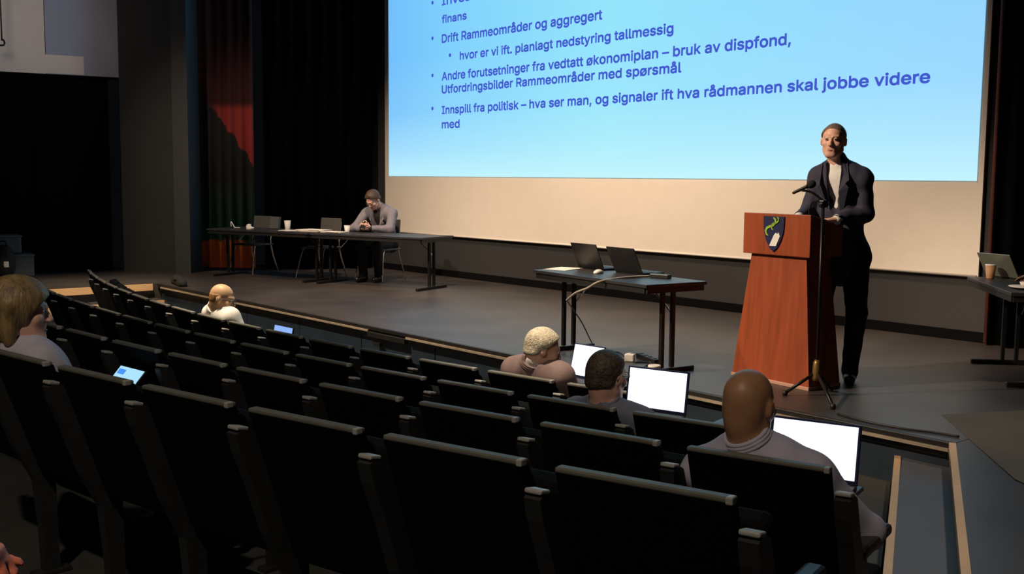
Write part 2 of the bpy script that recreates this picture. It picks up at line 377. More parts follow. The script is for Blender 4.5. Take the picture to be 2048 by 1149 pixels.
def emission(name, col, s=1.):
    m = bpy.data.materials.new(name); m.use_nodes = True; nt = m.node_tree; nt.nodes.clear()
    out = nt.nodes.new('ShaderNodeOutputMaterial'); em = nt.nodes.new('ShaderNodeEmission'); nt.links.new(em.outputs[0], out.inputs[0])
    em.inputs['Color'].default_value = (*col, 1); em.inputs['Strength'].default_value = s; return m
scr = thing('projection_screen', 'huge projection screen showing a blue slide of bulleted text above a bare cream strip', 'projection screen', (-9.15, 3.645, .585))
b = MB(); b.box((0, .01, 3.15), (9.29, .02, 6.3)); b.build('screen_cloth', M['screen'], scr)
b = MB(); b.tube([(-4.64, .0, .0), (4.63, .0, .0)], .012, 10); b.build('bottom_bar', M['screen'], scr)
b = MB(); b.box((0.03, -.006, 3.40), (9.12, .004, 5.13)); slide = b.build('projected_slide', slide_material(), scr)
FONT = None
try:
    import os
    FONT = bpy.data.fonts.load(os.path.join(bpy.utils.system_resource('DATAFILES'), 'fonts', 'Inter.woff2'))   # sans face that ships with Blender
except Exception:
    FONT = None
TXT = emission('projected_blue_text', (.055, .10, .62)); TXT2 = TXT
def text(body, x0, x1, z, cap, bold=.006):
    cu = bpy.data.curves.new('slide_text', 'FONT'); cu.body = body
    if FONT: cu.font = FONT
    cu.size = 1.; o = bpy.data.objects.new('slide_text', cu); COL.objects.link(o)
    bpy.context.view_layer.update()
    dg = bpy.context.evaluated_depsgraph_get(); c2 = o.evaluated_get(dg).to_curve(dg)
    loops = []
    for sp in c2.splines:
        pts = []
        if sp.type == 'BEZIER':
            bp = sp.bezier_points; n = len(bp)
            for a in range(n):
                p, q = bp[a], bp[(a+1) % n]
                st = (p.handle_right-p.co).length < 1e-6 and (q.handle_left-q.co).length < 1e-6
                if p.handle_right_type == 'VECTOR' and q.handle_left_type == 'VECTOR': st = True
                for t in ([0] if st else [0, .25, .5, .75]):
                    v = p.co*(1-t)**3+3*p.handle_right*t*(1-t)**2+3*q.handle_left*t*t*(1-t)+q.co*t**3
                    pts.append(Vector((v.x, v.y)))
        else: pts = [Vector((v.co.x, v.co.y)) for v in sp.points]
        q = [p for k, p in enumerate(pts) if (p-pts[k-1]).length > 1e-5]
        if len(q) > 2: loops.append(q)
    o.to_curve_clear() if hasattr(o, 'to_curve_clear') else None
    COL.objects.unlink(o); bpy.data.objects.remove(o)
    area = lambda l: sum(l[k-1].x*l[k].y-l[k].x*l[k-1].y for k in range(len(l)))/2
    big = max(loops, key=lambda l: abs(area(l))); sgn = 1 if area(big) > 0 else -1
    mn = min(p.x for l in loops for p in l); mx = max(p.x for l in loops for p in l)
    kx = (x1-x0)/(mx-mn); kz = cap/.727*1.07
    L2 = []
    for l in loops:
        l = [Vector(((p.x-mn)*kx, p.y*kz)) for p in l]; n = len(l); out = []
        for k in range(n):
            d = (l[(k+1) % n]-l[k]).normalized()+(l[k]-l[k-1]).normalized()
            if d.length > 1e-6: d.normalize()
            out.append(l[k]+Vector((d.y, -d.x))*bold*sgn)
        L2.append(out)
    # union fill of every outline: triangulate, keep triangles with a non-zero winding number
    vs = [p for l in L2 for p in l]; ed = []; n0 = 0
    for l in L2: ed += [(n0+k, n0+(k+1) % len(l)) for k in range(len(l))]; n0 += len(l)
    vo, _, fo, *_r = __import__('mathutils').geometry.delaunay_2d_cdt(vs, ed, [], 0, 1e-7)
    V_ = np.array([p[:2] for p in vo]); F_ = np.array([list(f) for f in fo]); cen = V_[F_].mean(1)
    A_ = np.array([vs[a][:2] for a, _b in ed]); B_ = np.array([vs[b_][:2] for _a, b_ in ed])
    wn = np.zeros(len(cen), int)
    for c0 in range(0, len(cen), 400):
        c = cen[c0:c0+400]; y = c[:, 1:2]; x = c[:, 0:1]
        up_ = (A_[:, 1] <= y) & (B_[:, 1] > y); dn = (A_[:, 1] > y) & (B_[:, 1] <= y)
        cr = (B_[:, 0]-A_[:, 0])*(y-A_[:, 1])-(x-A_[:, 0])*(B_[:, 1]-A_[:, 1])
        wn[c0:c0+400] = (up_ & (cr > 0)).sum(1)-(dn & (cr < 0)).sum(1)
    keep = F_[wn != 0]; bb = MB()
    bb.add([(p[0]+x0+9.15, -.0115, p[1]+z-.585) for p in V_], [list(map(int, t)) for t in keep])
    return bb.build('slide_text', TXT, slide)
text('Investering på', -12.345, -10.70, 3.80, .140)
text('finans', -12.345, -11.79, 3.555, .135)
text('Drift Rammeområder og aggregert', -12.344, -9.193, 3.285, .148)
text('hvor er vi ift. planlagt nedstyring tallmessig', -11.93, -8.084, 3.022, .140)
text('Andre forutsetninger fra vedtatt økonomiplan – bruk av dispfond,', -12.343, -6.536, 2.765, .145)
text('Utfordringsbilder Rammeområder med spørsmål', -12.342, -7.956, 2.585, .142)
text('Innspill fra politisk – hva ser man, og signaler ift hva rådmannen skal jobbe videre', -12.342, -5.039, 2.298, .142)
text('med', -12.341, -11.937, 2.098, .142)
for x, z in ((-12.569, 3.862), (-12.569, 3.369), (-12.158, 3.10), (-12.568, 2.85), (-12.568, 2.384)):
    b = MB(); b.lathe([(.026, 0), (.026, .001)], n=16, mtx=rotx(PI/2)); b.build('slide_bullet', TXT, slide, (x+9.15, -.010, z-.585))

# small second screen on the left wall, with the hooked rod in front of it
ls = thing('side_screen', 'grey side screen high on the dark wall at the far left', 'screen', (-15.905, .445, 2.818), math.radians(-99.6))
b = MB(); b.box((.52, .03, 1.6), (1.0, .02, 3.2)); b.build('blue_lit_area', M['screen_tint_blue'], ls)  # one screen; its blue and warm light tints are painted as separate pieces
b = MB(); b.box((2.4, .03, 1.6), (2.74, .022, 3.2)); b.build('warm_lit_area', M['screen_tint_warm'], ls)
b = MB(); b.box((.78, .034, .14), (.52, .02, .26)); b.build('warm_light_patch', M['screen_tint_warm'], ls)
b = MB(); b.box((1.9, .03, -.018), (3.76, .03, .036)); b.build('bottom_bar', M['curtain'], ls)
hk = thing('hanging_rod', 'thin dark rod with a hooked end hanging before the side screen at the left edge', 'rod', (-15.87, -1.19, 3.21))
b = MB(); b.tube([(.012, -.01, 1.6), (0, 0, .1), (0, 0, 0)], .010, 8); b.build('rod', M['blackmetal'], hk)
b = MB(); b.tube([(0, 0, .02), (-.01, .03, 0), (-.02, .035, -.05), (-.02, -.03, -.06), (-.02, -.06, -.01)], .013, 8, 4); b.build('hook', M['blackmetal'], hk)

# ------------------------------------------------------------------ auditorium seats
def seat_proto(occupied):
    r = thing('auditorium_seat', 'x', 'seat')
    # the back leans: top edge at y=0, foot of the shell 0.17 m further forward
    ly = lambda z: .19*(H-z)/.6
    b = MB(); b.hexa([(-.205, ly(.43), .43), (.205, ly(.43), .43), (.205, ly(.43)+.03, .43), (-.205, ly(.43)+.03, .43)],
                     [(-.205, -.012, H-.012), (.205, -.012, H-.012), (.205, .02, H-.012), (-.205, .02, H-.012)])
    b.build('back_shell', M['shell'], r)
    b = MB(); b.hexa([(-.19, ly(.48)+.03, .48), (.19, ly(.48)+.03, .48), (.19, ly(.48)+.09, .48), (-.19, ly(.48)+.09, .48)],
                     [(-.19, .02, H-.03), (.19, .02, H-.03), (.19, .06, H-.05), (-.19, .06, H-.05)])
    b.build('back_cushion', M['seat'], r)
    b = MB(); b.box((0, .002, H-.006), (.414, .03, .013), bev=.004); b.build('lit_top_edge', M['edge_lit'], r)  # thin strip that stands for the highlight on the top edge
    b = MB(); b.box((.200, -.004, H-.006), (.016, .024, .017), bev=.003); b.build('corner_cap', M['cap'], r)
    if occupied:
        b = MB(); b.box((0, .42, .40), (.40, .44, .09), bev=.02)
    else:
        b = MB(); b.box((0, .27, .615), (.40, .08, .38), rotx(.22), bev=.02)
    b.build('seat_cushion', M['seat'], r)
    sf = side_frame(r, .25)
    return r
def side_frame(r, x):
    prof = [(-.035, .83), (-.005, .845), (.035, .825), (.085, .70), (.12, .645), (.17, .60), (.22, .42), (.225, .10), (.23, 0), (.17, 0), (.165, .18), (.145, .38), (.075, .52), (.02, .68), (-.02, .775)]
    b = MB(); b.prism(prof, x-.022, x+.022, 'x'); f = b.build('side_frame', M['frame'], r)
    b = MB(); b.box((x, -.012, .843), (.046, .04, .012), rotx(-.2), bev=.004); b.build('frame_cap', M['cap'], f)
    b = MB(); b.box((x, .27, .635), (.052, .30, .035), bev=.012); b.build('armrest', M['frame'], r)
    b = MB(); b.box((x, .20, .01), (.06, .14, .02), bev=.004); b.build('floor_bracket', M['frame'], r)
    return f
ORD = ['first', 'second', 'third', 'fourth', 'fifth', 'sixth', 'seventh', 'eighth', 'ninth', 'tenth', 'eleventh', 'twelfth', 'thirteenth', 'fourteenth', 'fifteenth', 'sixteenth']
ROWN = ['front row', 'second row', 'third row', 'rear row']
COUNT = [16, 13, 10, 7]
SITTER = {(0, 7): 'under the man in the white shirt', (0, 1): 'under the grey-haired man in the mauve jacket', (1, 1): 'under the dark-haired man', (2, 0): 'under the bald man in lavender', (3, 5): 'under the person with dark blond hair'}
empty_p = full_p = None
for k in range(4):
    for i in range(COUNT[k]):
        t = AB[k][0]*i+AB[k][1]-.205/RS[k]
        occ = (k, i) in SITTER
        if occ:
            if full_p is None: full_p = s = seat_proto(True)
            else: s = copy_tree(full_p)
        else:
            if empty_p is None: empty_p = s = seat_proto(False)
            else: s = copy_tree(empty_p)
        x, y = arc(RS[k], t)
        s.location = (x, y, FL[k]); s.rotation_euler = (0, 0, t)
        s['group'] = 'auditorium seats'
        if occ: s['label'] = 'black auditorium seat in the %s %s' % (ROWN[k], SITTER[(k, i)])
        else: s['label'] = 'empty black auditorium seat, %s from the right-hand aisle in the %s' % (ORD[i], ROWN[k])
def writing_tablet(k, i, dx, dy, zt, sx, sy, ax=.25):
    """fold-out tablet of seat (k, i)"""
    for o in COL.objects:
        if o.name.startswith('auditorium_seat') and o.parent is None:
            t = AB[k][0]*i+AB[k][1]-.205/RS[k]; x, y = arc(RS[k], t)
            if abs(o.location.x-x) < 1e-3 and abs(o.location.y-y) < 1e-3:
                b = MB(); b.box((dx, dy, zt-.008), (sx, sy, .016), bev=.004); tb = b.build('writing_tablet', M['tabletop'], o)
                b = MB(); b.tube([(ax, .40, .64), (ax*.95, dy-.05, zt-.04), (dx+sx*.3*(1 if ax > 0 else -1), dy, zt-.018)], .010, 8); b.build('tablet_arm', M['blackmetal'], tb)
                return tb

# ------------------------------------------------------------------ organic bodies: smooth-blended volumes turned into one skin
def A3(v): return np.array(v, dtype=np.float64)
class Vol:
    def __init__(s): s.p = []
    def cone(s, a, b, ra, rb=None, k=.02, fl=None, op='add'):
        """tapered capsule; fl = (axis, factor) squashes it along an axis"""
        s.p.append((op, 'c', A3(a), A3(b), ra, ra if rb is None else rb, k, fl)); return s
    def ell(s, c, r, R=None, k=.02, op='add'):
        s.p.append((op, 'e', A3(c), A3(r), np.eye(3) if R is None else A3(R), 0, k, None)); return s
    def plane(s, n, p):
        """keep the side n points to"""
        s.p.append(('keep', 'p', A3(n), A3(p), 0, 0, 0, None)); return s
    def ball_cut(s, c, r, R=None, k=.004): return s.ell(c, r, R, k, 'sub')
    def mesh(s, name, h, wr=0., seed=0):
        lo = np.full(3, 1e9); hi = -lo
        bx = []
        for q in s.p:
            if q[1] == 'c':
                m = max(q[4], q[5]); l = np.minimum(q[2], q[3])-m; u = np.maximum(q[2], q[3])+m
            elif q[1] == 'e':
                e = np.sqrt(((q[4]*q[3])**2).sum(1)); l = q[2]-e; u = q[2]+e
            else: l = u = None
            bx.append((l, u))
            if q[0] == 'add': lo = np.minimum(lo, l); hi = np.maximum(hi, u)
        lo -= 3*h; hi += 3*h
        n = np.ceil((hi-lo)/h).astype(int)+1
        ax = [lo[i]+h*np.arange(n[i]) for i in range(3)]
        V = np.full(tuple(n), .5, dtype=np.float32)
        for q, (l, u) in zip(s.p, bx):
            if q[1] == 'p':
                d = (q[2][0]*(ax[0]-q[3][0]))[:, None, None]+(q[2][1]*(ax[1]-q[3][1]))[None, :, None]+(q[2][2]*(ax[2]-q[3][2]))[None, None, :]
                V = np.maximum(V, -d/np.linalg.norm(q[2])).astype(np.float32); continue
            mg = q[6]+3*h
            i0 = np.clip(np.floor((l-mg-lo)/h).astype(int), 0, n); i1 = np.clip(np.ceil((u+mg-lo)/h).astype(int)+1, 0, n)
            if (i1 <= i0).any(): continue
            sl = tuple(slice(i0[i], i1[i]) for i in range(3))
            X, Y, Z = np.meshgrid(ax[0][sl[0]], ax[1][sl[1]], ax[2][sl[2]], indexing='ij')
            P = np.stack([X, Y, Z], -1)
            if q[1] == 'c':
                a, b_, ra, rb, k, fl = q[2], q[3], q[4], q[5], q[6], q[7]
                pa = P-a; ba = b_-a; g = 1.
                if fl:
                    nn = A3(fl[0]); nn = nn/np.linalg.norm(nn); g = fl[1]
                    pa = pa+nn*((pa@nn)*(1/g-1))[..., None]; ba = ba+nn*((ba@nn)*(1/g-1))
                t = np.clip((pa@ba)/max(ba@ba, 1e-9), 0, 1)
                d = (np.linalg.norm(pa-t[..., None]*ba, axis=-1)-(ra+t*(rb-ra)))*(g if g < 1 else 1)
            else:
                R = q[4]; k = q[6]; L = (P-q[2])@R
                k0 = np.linalg.norm(L/q[3], axis=-1); k1 = np.linalg.norm(L/(q[3]**2), axis=-1)
                d = k0*(k0-1)/np.maximum(k1, 1e-9)
            v = V[sl]
            if q[0] == 'add':
                if k > 0:
                    hh = np.clip(.5+.5*(v-d)/k, 0, 1); V[sl] = v*(1-hh)+d*hh-k*hh*(1-hh)
                else: V[sl] = np.minimum(v, d)
            else:
                if k > 0:
                    hh = np.clip(.5-.5*(v+d)/k, 0, 1); V[sl] = v*(1-hh)+(-d)*hh+k*hh*(1-hh)
                else: V[sl] = np.maximum(v, -d)
        if wr:
            rg = np.random.RandomState(seed); 
            X, Y, Z = ax[0][:, None, None], ax[1][None, :, None], ax[2][None, None, :]
            for _ in range(5):
                w_ = rg.normal(0, 1, 3); w_ = w_/np.linalg.norm(w_)*rg.uniform(30, 75); ph = rg.uniform(0, 6)
                V += (wr*.45*np.sin(w_[0]*X+w_[1]*Y+w_[2]*Z+ph+1.5*np.sin(9*Z+ph)*np.cos(7*X))).astype(np.float32)
        return nets(name, V, lo, h)
def nets(name, V, lo, h):
    S = V < 0
    c = np.zeros(tuple(np.array(V.shape)-1), np.int8)
    OFF = [(i, j, k) for i in (0, 1) for j in (0, 1) for k in (0, 1)]
    def sub(o): return tuple(slice(o[i], V.shape[i]-1+o[i]) for i in range(3))
    for o in OFF: c += S[sub(o)]
    I = np.argwhere((c > 0) & (c < 8)); ids = np.full(c.shape, -1, np.int32); ids[I[:, 0], I[:, 1], I[:, 2]] = np.arange(len(I))
    pos = np.zeros((len(I), 3)); cnt = np.zeros(len(I))
    for a in OFF:
        for ax in range(3):
            if a[ax]: continue
            bb = list(a); bb[ax] = 1
            va = V[I[:, 0]+a[0], I[:, 1]+a[1], I[:, 2]+a[2]]; vb = V[I[:, 0]+bb[0], I[:, 1]+bb[1], I[:, 2]+bb[2]]
            m = (va < 0) != (vb < 0); t = np.where(m, va/np.where(m, va-vb, 1), 0)
            pos += m[:, None]*np.array(a); pos[:, ax] += m*t; cnt += m
    P = lo+h*(I+pos/cnt[:, None])
    F = []
    for ax in range(3):
        b1, c1 = (ax+1) % 3, (ax+2) % 3
        s0 = [slice(1, -1)]*3; s1 = [slice(1, -1)]*3
        s0[ax] = slice(0, -1); s1[ax] = slice(1, None)
        A, B = S[tuple(s0)], S[tuple(s1)]
        E_ = np.argwhere(A != B); ins = A[E_[:, 0], E_[:, 1], E_[:, 2]]
        base = E_.copy(); base[:, b1] += 1; base[:, c1] += 1
        q = []
        for db, dc in ((-1, -1), (0, -1), (0, 0), (-1, 0)):
            z = base.copy(); z[:, b1] += db; z[:, c1] += dc; q.append(ids[z[:, 0], z[:, 1], z[:, 2]])
        q = np.stack(q, 1); q[~ins] = q[~ins][:, ::-1]; F.append(q)
    F = np.concatenate(F); F = F[(F >= 0).all(1)]
    me = bpy.data.meshes.new(name); me.vertices.add(len(P)); me.vertices.foreach_set('co', P.astype(np.float32).ravel())
    me.loops.add(F.size); me.loops.foreach_set('vertex_index', F.astype(np.int32).ravel())
    me.polygons.add(len(F)); me.polygons.foreach_set('loop_start', np.arange(0, F.size, 4, dtype=np.int32))
    me.polygons.foreach_set('use_smooth', np.ones(len(F), bool)); me.update(calc_edges=True); me.validate()
    return me

def unit(v): v = A3(v); return v/max(np.linalg.norm(v), 1e-9)
def head_frame(yaw, pitch, rollv=0.):
    """columns x (person's right), y (face), z (crown); pitch > 0 looks down"""
    cy_, sy_ = math.cos(yaw), math.sin(yaw); cp, sp_ = math.cos(pitch), math.sin(pitch)
    Rz = A3([[cy_, -sy_, 0], [sy_, cy_, 0], [0, 0, 1]]); Rx = A3([[1, 0, 0], [0, cp, sp_], [0, -sp_, cp]])
    cr, sr = math.cos(rollv), math.sin(rollv); Ry = A3([[cr, 0, sr], [0, 1, 0], [-sr, 0, cr]])
    return Rz@Rx@Ry
def head_prims(v, c, R, s=1., e=0.):
    T = lambda x, y, z: A3(c)+R@(A3((x, y, z))*s)
    v.ell(T(0, -.018, .028), A3((.077+e, .097+e, .088+e))*s, R, .02)
    if e: return T
    v.ell(T(0, -.050, -.028), A3((.062, .050, .050))*s, R, .03)
    v.ell(T(0, .028, -.045), A3((.060, .064, .078))*s, R, .03)
    v.ell(T(0, .068, -.098), A3((.026, .022, .019))*s, R, .025)
    for x in (-1, 1):
        v.cone(T(x*.052, .0, -.06), T(x*.022, .066, -.098), .022*s, .016*s, .02)      # jaw line
        v.ell(T(x*.043, .062, -.022), A3((.022, .020, .020))*s, R, .02)               # cheek
        v.cone(T(x*.012, .084, .025), T(x*.046, .066, .028), .010*s, .008*s, .012)    # brow
        v.ell(T(x*.079, -.012, -.006), A3((.010, .020, .033))*s, R@head_frame(x*-.35, 0), .006)   # ear
        v.cone(T(x*.083, -.026, .012), T(x*.084, -.022, -.025), .006*s, .005*s, .006)
        v.ball_cut(T(x*.031, .095, .008), A3((.016, .014, .009))*s, R, .012)
        v.ell(T(x*.031, .078, .009), A3((.013, .012, .012))*s, R, .004)
        v.ell(T(x*.010, .101, -.031), A3((.008, .009, .007))*s, R, .006)              # nostril wing
    v.cone(T(0, .083, .012), T(0, .108, -.027), .008*s, .011*s, .012)
    v.cone(T(-.020, .080, -.061), T(.020, .080, -.061), .008*s, .008*s, .01)          # lips
    v.cone(T(-.017, .079, -.072), T(.017, .079, -.072), .008*s, .008*s, .01)
    v.cone(T(-.022, .090, -.0665), T(.022, .090, -.0665), .0035*s, .0035*s, .004, op='sub')
    return T
def hand_prims(v, wr, d, n, right, curl=(.3, .4, .3), s=1., thumb_out=.7):
    d = unit(d); n = unit(n-d*(A3(n)@d)); th = np.cross(d, n)*(1 if right else -1); wr = A3(wr)
    rot = lambda a: d*math.cos(a)+n*math.sin(a)
    L = [(.042, .026, .020), (.047, .030, .022), (.044, .028, .021), (.034, .021, .018)]
    for k in range(4):
        kb = wr+d*(.090-.004*abs(k-1))*s+th*(.031-.0205*k)*s
        v.cone(wr+d*.008*s+th*(.016-.011*k)*s, kb, .0165*s, .0125*s, .012)
        p = kb; a = 0.; dev = th*(.10-.07*k)
        for j, (l, r0, r1) in enumerate(zip(L[k], (.0100, .0090, .0082), (.0092, .0084, .0074))):
            a += curl[j]*(1+.12*k); q = p+unit(rot(a)+dev*math.cos(a))*l*s
            v.cone(p, q, r0*s, r1*s, .003); p = q
    p = wr+d*.022*s+th*.022*s; u = unit(d*.55+th*thumb_out+n*.35)
    q = p+u*.045*s; v.cone(p, q, .0155*s, .0115*s, .01); u2 = unit(u+d*.45+n*.15); r = q+u2*.032*s; v.cone(q, r, .0112*s, .0095*s, .004)
    v.cone(r, r+unit(u2+n*.2+d*.2)*.022*s, .0098*s, .0080*s, .004)

def person(label, group, loc, rz, J, skin, tops, bottoms='trousers', hair=None, h=.008, hs=1., width=1., mt=None, collar=None, vneck=False, shirt=None, shoes=True, eyes=True, glasses=False, tophem=None):
    """J in the person's own frame (faces +y, right hand at +x); tops = (name, material)"""
    root = thing('person', label, 'person', loc, rz, group)
    J = {k: (A3(q) if not isinstance(q, (float, int)) else q) for k, q in J.items()}
    R = head_frame(J['yaw'], J['pitch'], J.get('roll', 0.)); hc = J['head']
    nb, pv = J['neck'], J['pelvis']; sp = unit(nb-pv); fwd = unit(A3((0, 1, 0))-sp*sp[1])
    mid = pv+(nb-pv)*.42; uc = pv+(nb-pv)*.74
    ju = A3((hc+R@A3((0, -.03, -.075))*hs))
    W = width
    def torso(v, e, hips=True, k=.04):
        v.cone(pv+(J['hipL']-pv)*.75, pv+(J['hipR']-pv)*.75, .115*W+e, None, k, (fwd, .88))
        v.cone(pv, mid, .130*W+e, .128*W+e, k, (fwd, .80))
        v.cone(mid, uc, .128*W+e, .148*W+e, k, (fwd, .74))
        v.cone(uc+(J['shL']-uc)*.45, uc+(J['shR']-uc)*.45, .095+e, None, k, (fwd, .85))
        for q in ('shL', 'shR'):
            v.cone(nb+(J[q]-nb)*.1, J[q], .050+e, .052+e, .04)
    # body: one continuous surface
    v = Vol(); head_prims(v, hc, R, hs)
    v.cone(nb-sp*.03, ju, .060, .054, .03); torso(v, -.012)
    for q, rgt in (('R', True), ('L', False)):
        v.cone(J['sh'+q], J['el'+q], .050, .041, .02); v.cone(J['el'+q], J['wr'+q], .041, .027, .015)
        hand_prims(v, J['wr'+q], J['hd'+q], J['hn'+q], rgt, J.get('curl'+q, (.35, .45, .35)))
        v.cone(J['hip'+q], J['kn'+q], .085, .056, .03); v.cone(J['kn'+q], J['an'+q], .054, .038, .02)
        v.cone(J['an'+q]-A3((0, .02, .03)), J['toe'+q], .036, .03, .02)
    link('body', v.mesh('body', h), M[skin], root)
    T = lambda x, y, z: hc+R@(A3((x, y, z))*hs)
    if eyes:
        for x in (-1, 1):
            b = MB(); b.lathe([(.0, -.0095), (.0055, -.008), (.0095, 0), (.0055, .008), (0, .0095)], n=14); e_ = b.build('eye', M['eye'], root, T(x*.031, .0815, .009))
            b = MB(); b.lathe([(.0058, -.0012), (.0058, .0012)], n=14, mtx=Matrix(R.tolist())@rotx(PI/2)); b.build('iris', M['iris'], e_, tuple(R@A3((0, .0092, 0))))
        b = MB(); b.tube([T(-.027, .074, -.0615), T(-.016, .0855, -.0665), T(0, .0905, -.068), T(.016, .0855, -.0665), T(.027, .074, -.0615)], [.002, .0045, .0055, .0045, .002], 8, 3); b.build('mouth', M['lips'], root)
    # upper garment
    tn, tm = tops
    v = Vol(); e = .012 if not vneck else .020; torso(v, e)
    for q in 'RL':
        cf = J['wr'+q]+unit(J['el'+q]-J['wr'+q])*(.015 if not vneck else .028)
        v.cone(J['sh'+q], J['el'+q], .060+e*.6, .050+e*.5, .03); v.cone(J['el'+q], cf, .050+e*.5, .034+e*.4, .02)
    up_n = unit(ju-nb)
    if collar != 'none': v.cone(nb-sp*.01, nb+up_n*.035, .066+e*.4, .060+e*.3, .015)
    if tophem is not None: v.cone(mid, pv-sp*tophem, .140*W+e, .150*W+e, .03, (fwd, .85))
    if vneck:
        # open front: a wedge cut from the collar down, the shirt shows in it
        f0 = nb+fwd*.10+sp*.03-A3((-.0, 0, 0)); f1 = pv+fwd*.19+sp*(.03)
        v.cone(f0, f1, .060, .030, .008, op='sub')
        v.cone(f1, pv+fwd*.19-sp*.3, .020, .055, .008, op='sub')
    v.ell(nb+up_n*.05, A3((.058, .058, .05)), None, .006, 'sub')
    g = link(tn, v.mesh(tn, h, .0035, 3), M[tm], root)
    if not vneck and collar != 'none':
        a_ = unit(np.cross(up_n, (1., 0, 0))); x_ = unit(np.cross(a_, up_n)); b = MB()
        for r_, z_ in ((.067, .024), (.065, .033), (.062, .042)): b.tube([nb+up_n*(z_+.010*math.cos(t))+x_*r_*math.cos(t+PI/2)+a_*r_*math.sin(t+PI/2) for t in np.linspace(0, 2*PI, 33)], .0075, 8)
        b.build('collar', M[tm], g)
    if vneck:
        # lapels folded back along the opening
        for s_ in (-1, 1):
            x = A3((s_, 0, 0)); b = MB()
            def at(t, off, out): return nb+sp*(.02-(.02+.40)*t)+fwd*(.082+.05*math.sin(PI*min(t*1.1, 1))+out)+x*off
            pts = [(0, .058, .004), (0, .085, -.018), (.30, .112, .010), (.36, .088, .018), (.42, .108, .012), (1, .030, .022), (.5, .040, .022)]
            P = [at(*p) for p in pts]; Q = [p-fwd*.008 for p in P]; n_ = len(P)
            b.add([tuple(p) for p in P]+[tuple(p) for p in Q], [list(range(n_)), list(range(n_, 2*n_))[::-1]]+[[i, (i+1) % n_, n_+(i+1) % n_, n_+i] for i in range(n_)])
            b.build('lapel', M[tm], g)
    if shirt:
        v = Vol(); torso(v, .006)
        v.cone(nb-sp*.01, nb+up_n*.045, .059, .057, .012)
        v.ell(nb+up_n*.06+fwd*.01, A3((.053, .055, .04)), None, .004, 'sub'); v.ell(nb+up_n*.03+fwd*.065, A3((.02, .03, .035)), None, .004, 'sub')
        for q in 'RL':
            c0 = J['wr'+q]+unit(J['el'+q]-J['wr'+q])*.06; v.cone(c0, J['wr'+q]+unit(J['el'+q]-J['wr'+q])*.004, .040, .036, .004)
        so = link('shirt', v.mesh('shirt', h, .002, 5), M[shirt], root)
    # trousers, shoes
    v = Vol(); v.cone(J['hipL'], J['hipR'], .118*W, None, .03, (fwd, .95)); v.cone(pv-sp*.02, pv+sp*.05, .138*W, .136*W, .03, (fwd, .82))
    for q in 'RL':
        v.cone(J['hip'+q], J['kn'+q], .098, .070, .03); v.cone(J['kn'+q], J['an'+q]+A3((0, 0, -.01)), .068, .058, .03)
    link('trousers', v.mesh('trousers', h+.002, .003, 8), M[bottoms], root)
    if shoes:
        for q in 'RL':
            v = Vol(); a, t = J['an'+q], J['toe'+q]; u = unit((t-a)*A3((1, 1, 0)))
            z0 = t[2]
            v.cone(A3((*(a-u*.035)[:2], z0+.006)), A3((*t[:2], z0+.004)), .040, .038, .02); v.cone(a-A3((0, 0, .01)), A3((*a[:2], z0+.02)), .045, .046, .03)
            v.plane((0, 0, 1), (0, 0, z0-.034)); link('shoe', v.mesh('shoe', .007), M['shoe'], root)
    if hair:
        kind, hm = hair; v = Vol()
        if kind in ('short', 'cropped', 'full'):
            e = {'short': .012, 'cropped': .005, 'full': .020}[kind]
            head_prims(v, hc, R, hs, e)
            v.ell(T(0, -.055, -.030), A3((.066+e*.6, .052+e*.6, .052))*hs, R, .02)
            v.plane(R@A3((0, -.72, .69)), T(0, .062 if kind != 'cropped' else .055, .082)); v.plane(R@A3((0, -.25, 1)), T(0, -.09, -.072 if kind != 'short' else -.052))
        elif kind == 'fringe':
            head_prims(v, hc, R, hs, .004); v.ell(T(0, -.050, -.025), A3((.066, .054, .052))*hs, R, .03)
            v.plane(R@A3((0, -.95, .30)), T(0, -.022, .01)); v.plane(R@A3((0, .15, -1)), T(0, -.09, .024)); v.plane(R@A3((0, -.25, 1)), T(0, -.09, -.070))
        elif kind == 'bob':
            head_prims(v, hc, R, hs, .026)
            v.ell(T(0, -.055, -.04), A3((.096, .068, .105))*hs, R, .03)
            for x in (-1, 1): v.cone(T(x*.084, -.02, .03), T(x*.080, -.025, -.105), .026, .022, .02)
            v.ball_cut(T(0, .095, -.03), A3((.082, .085, .092))*hs, R, .012); v.plane(R@A3((0, -.2, 1)), T(0, -.05, -.135))
        link('hair', v.mesh('hair', min(h, .006), .003 if kind != 'fringe' else .001, 2), M[hm], root)
    if glasses:
        b = MB()
        for x in (-1, 1):
            ring = [T(x*.031+.021*math.cos(a), .104, .006+.015*math.sin(a)) for a in np.linspace(0, 2*PI, 15)]
            b.tube(ring, .0018, 6); b.tube([T(x*.052, .104, .010), T(x*.080, .06, .012), T(x*.086, -.015, .010), T(x*.086, -.035, -.01)], .0018, 6)
        b.tube([T(-.010, .105, .010), T(.010, .105, .010)], .0018, 6); b.build('glasses', M['glasses'], root)
    return root

def to_local(loc, rz):
    c, s = math.cos(-rz), math.sin(-rz)
    return lambda x, y, z: (c*(x-loc[0])-s*(y-loc[1]), s*(x-loc[0])+c*(y-loc[1]), z-loc[2])

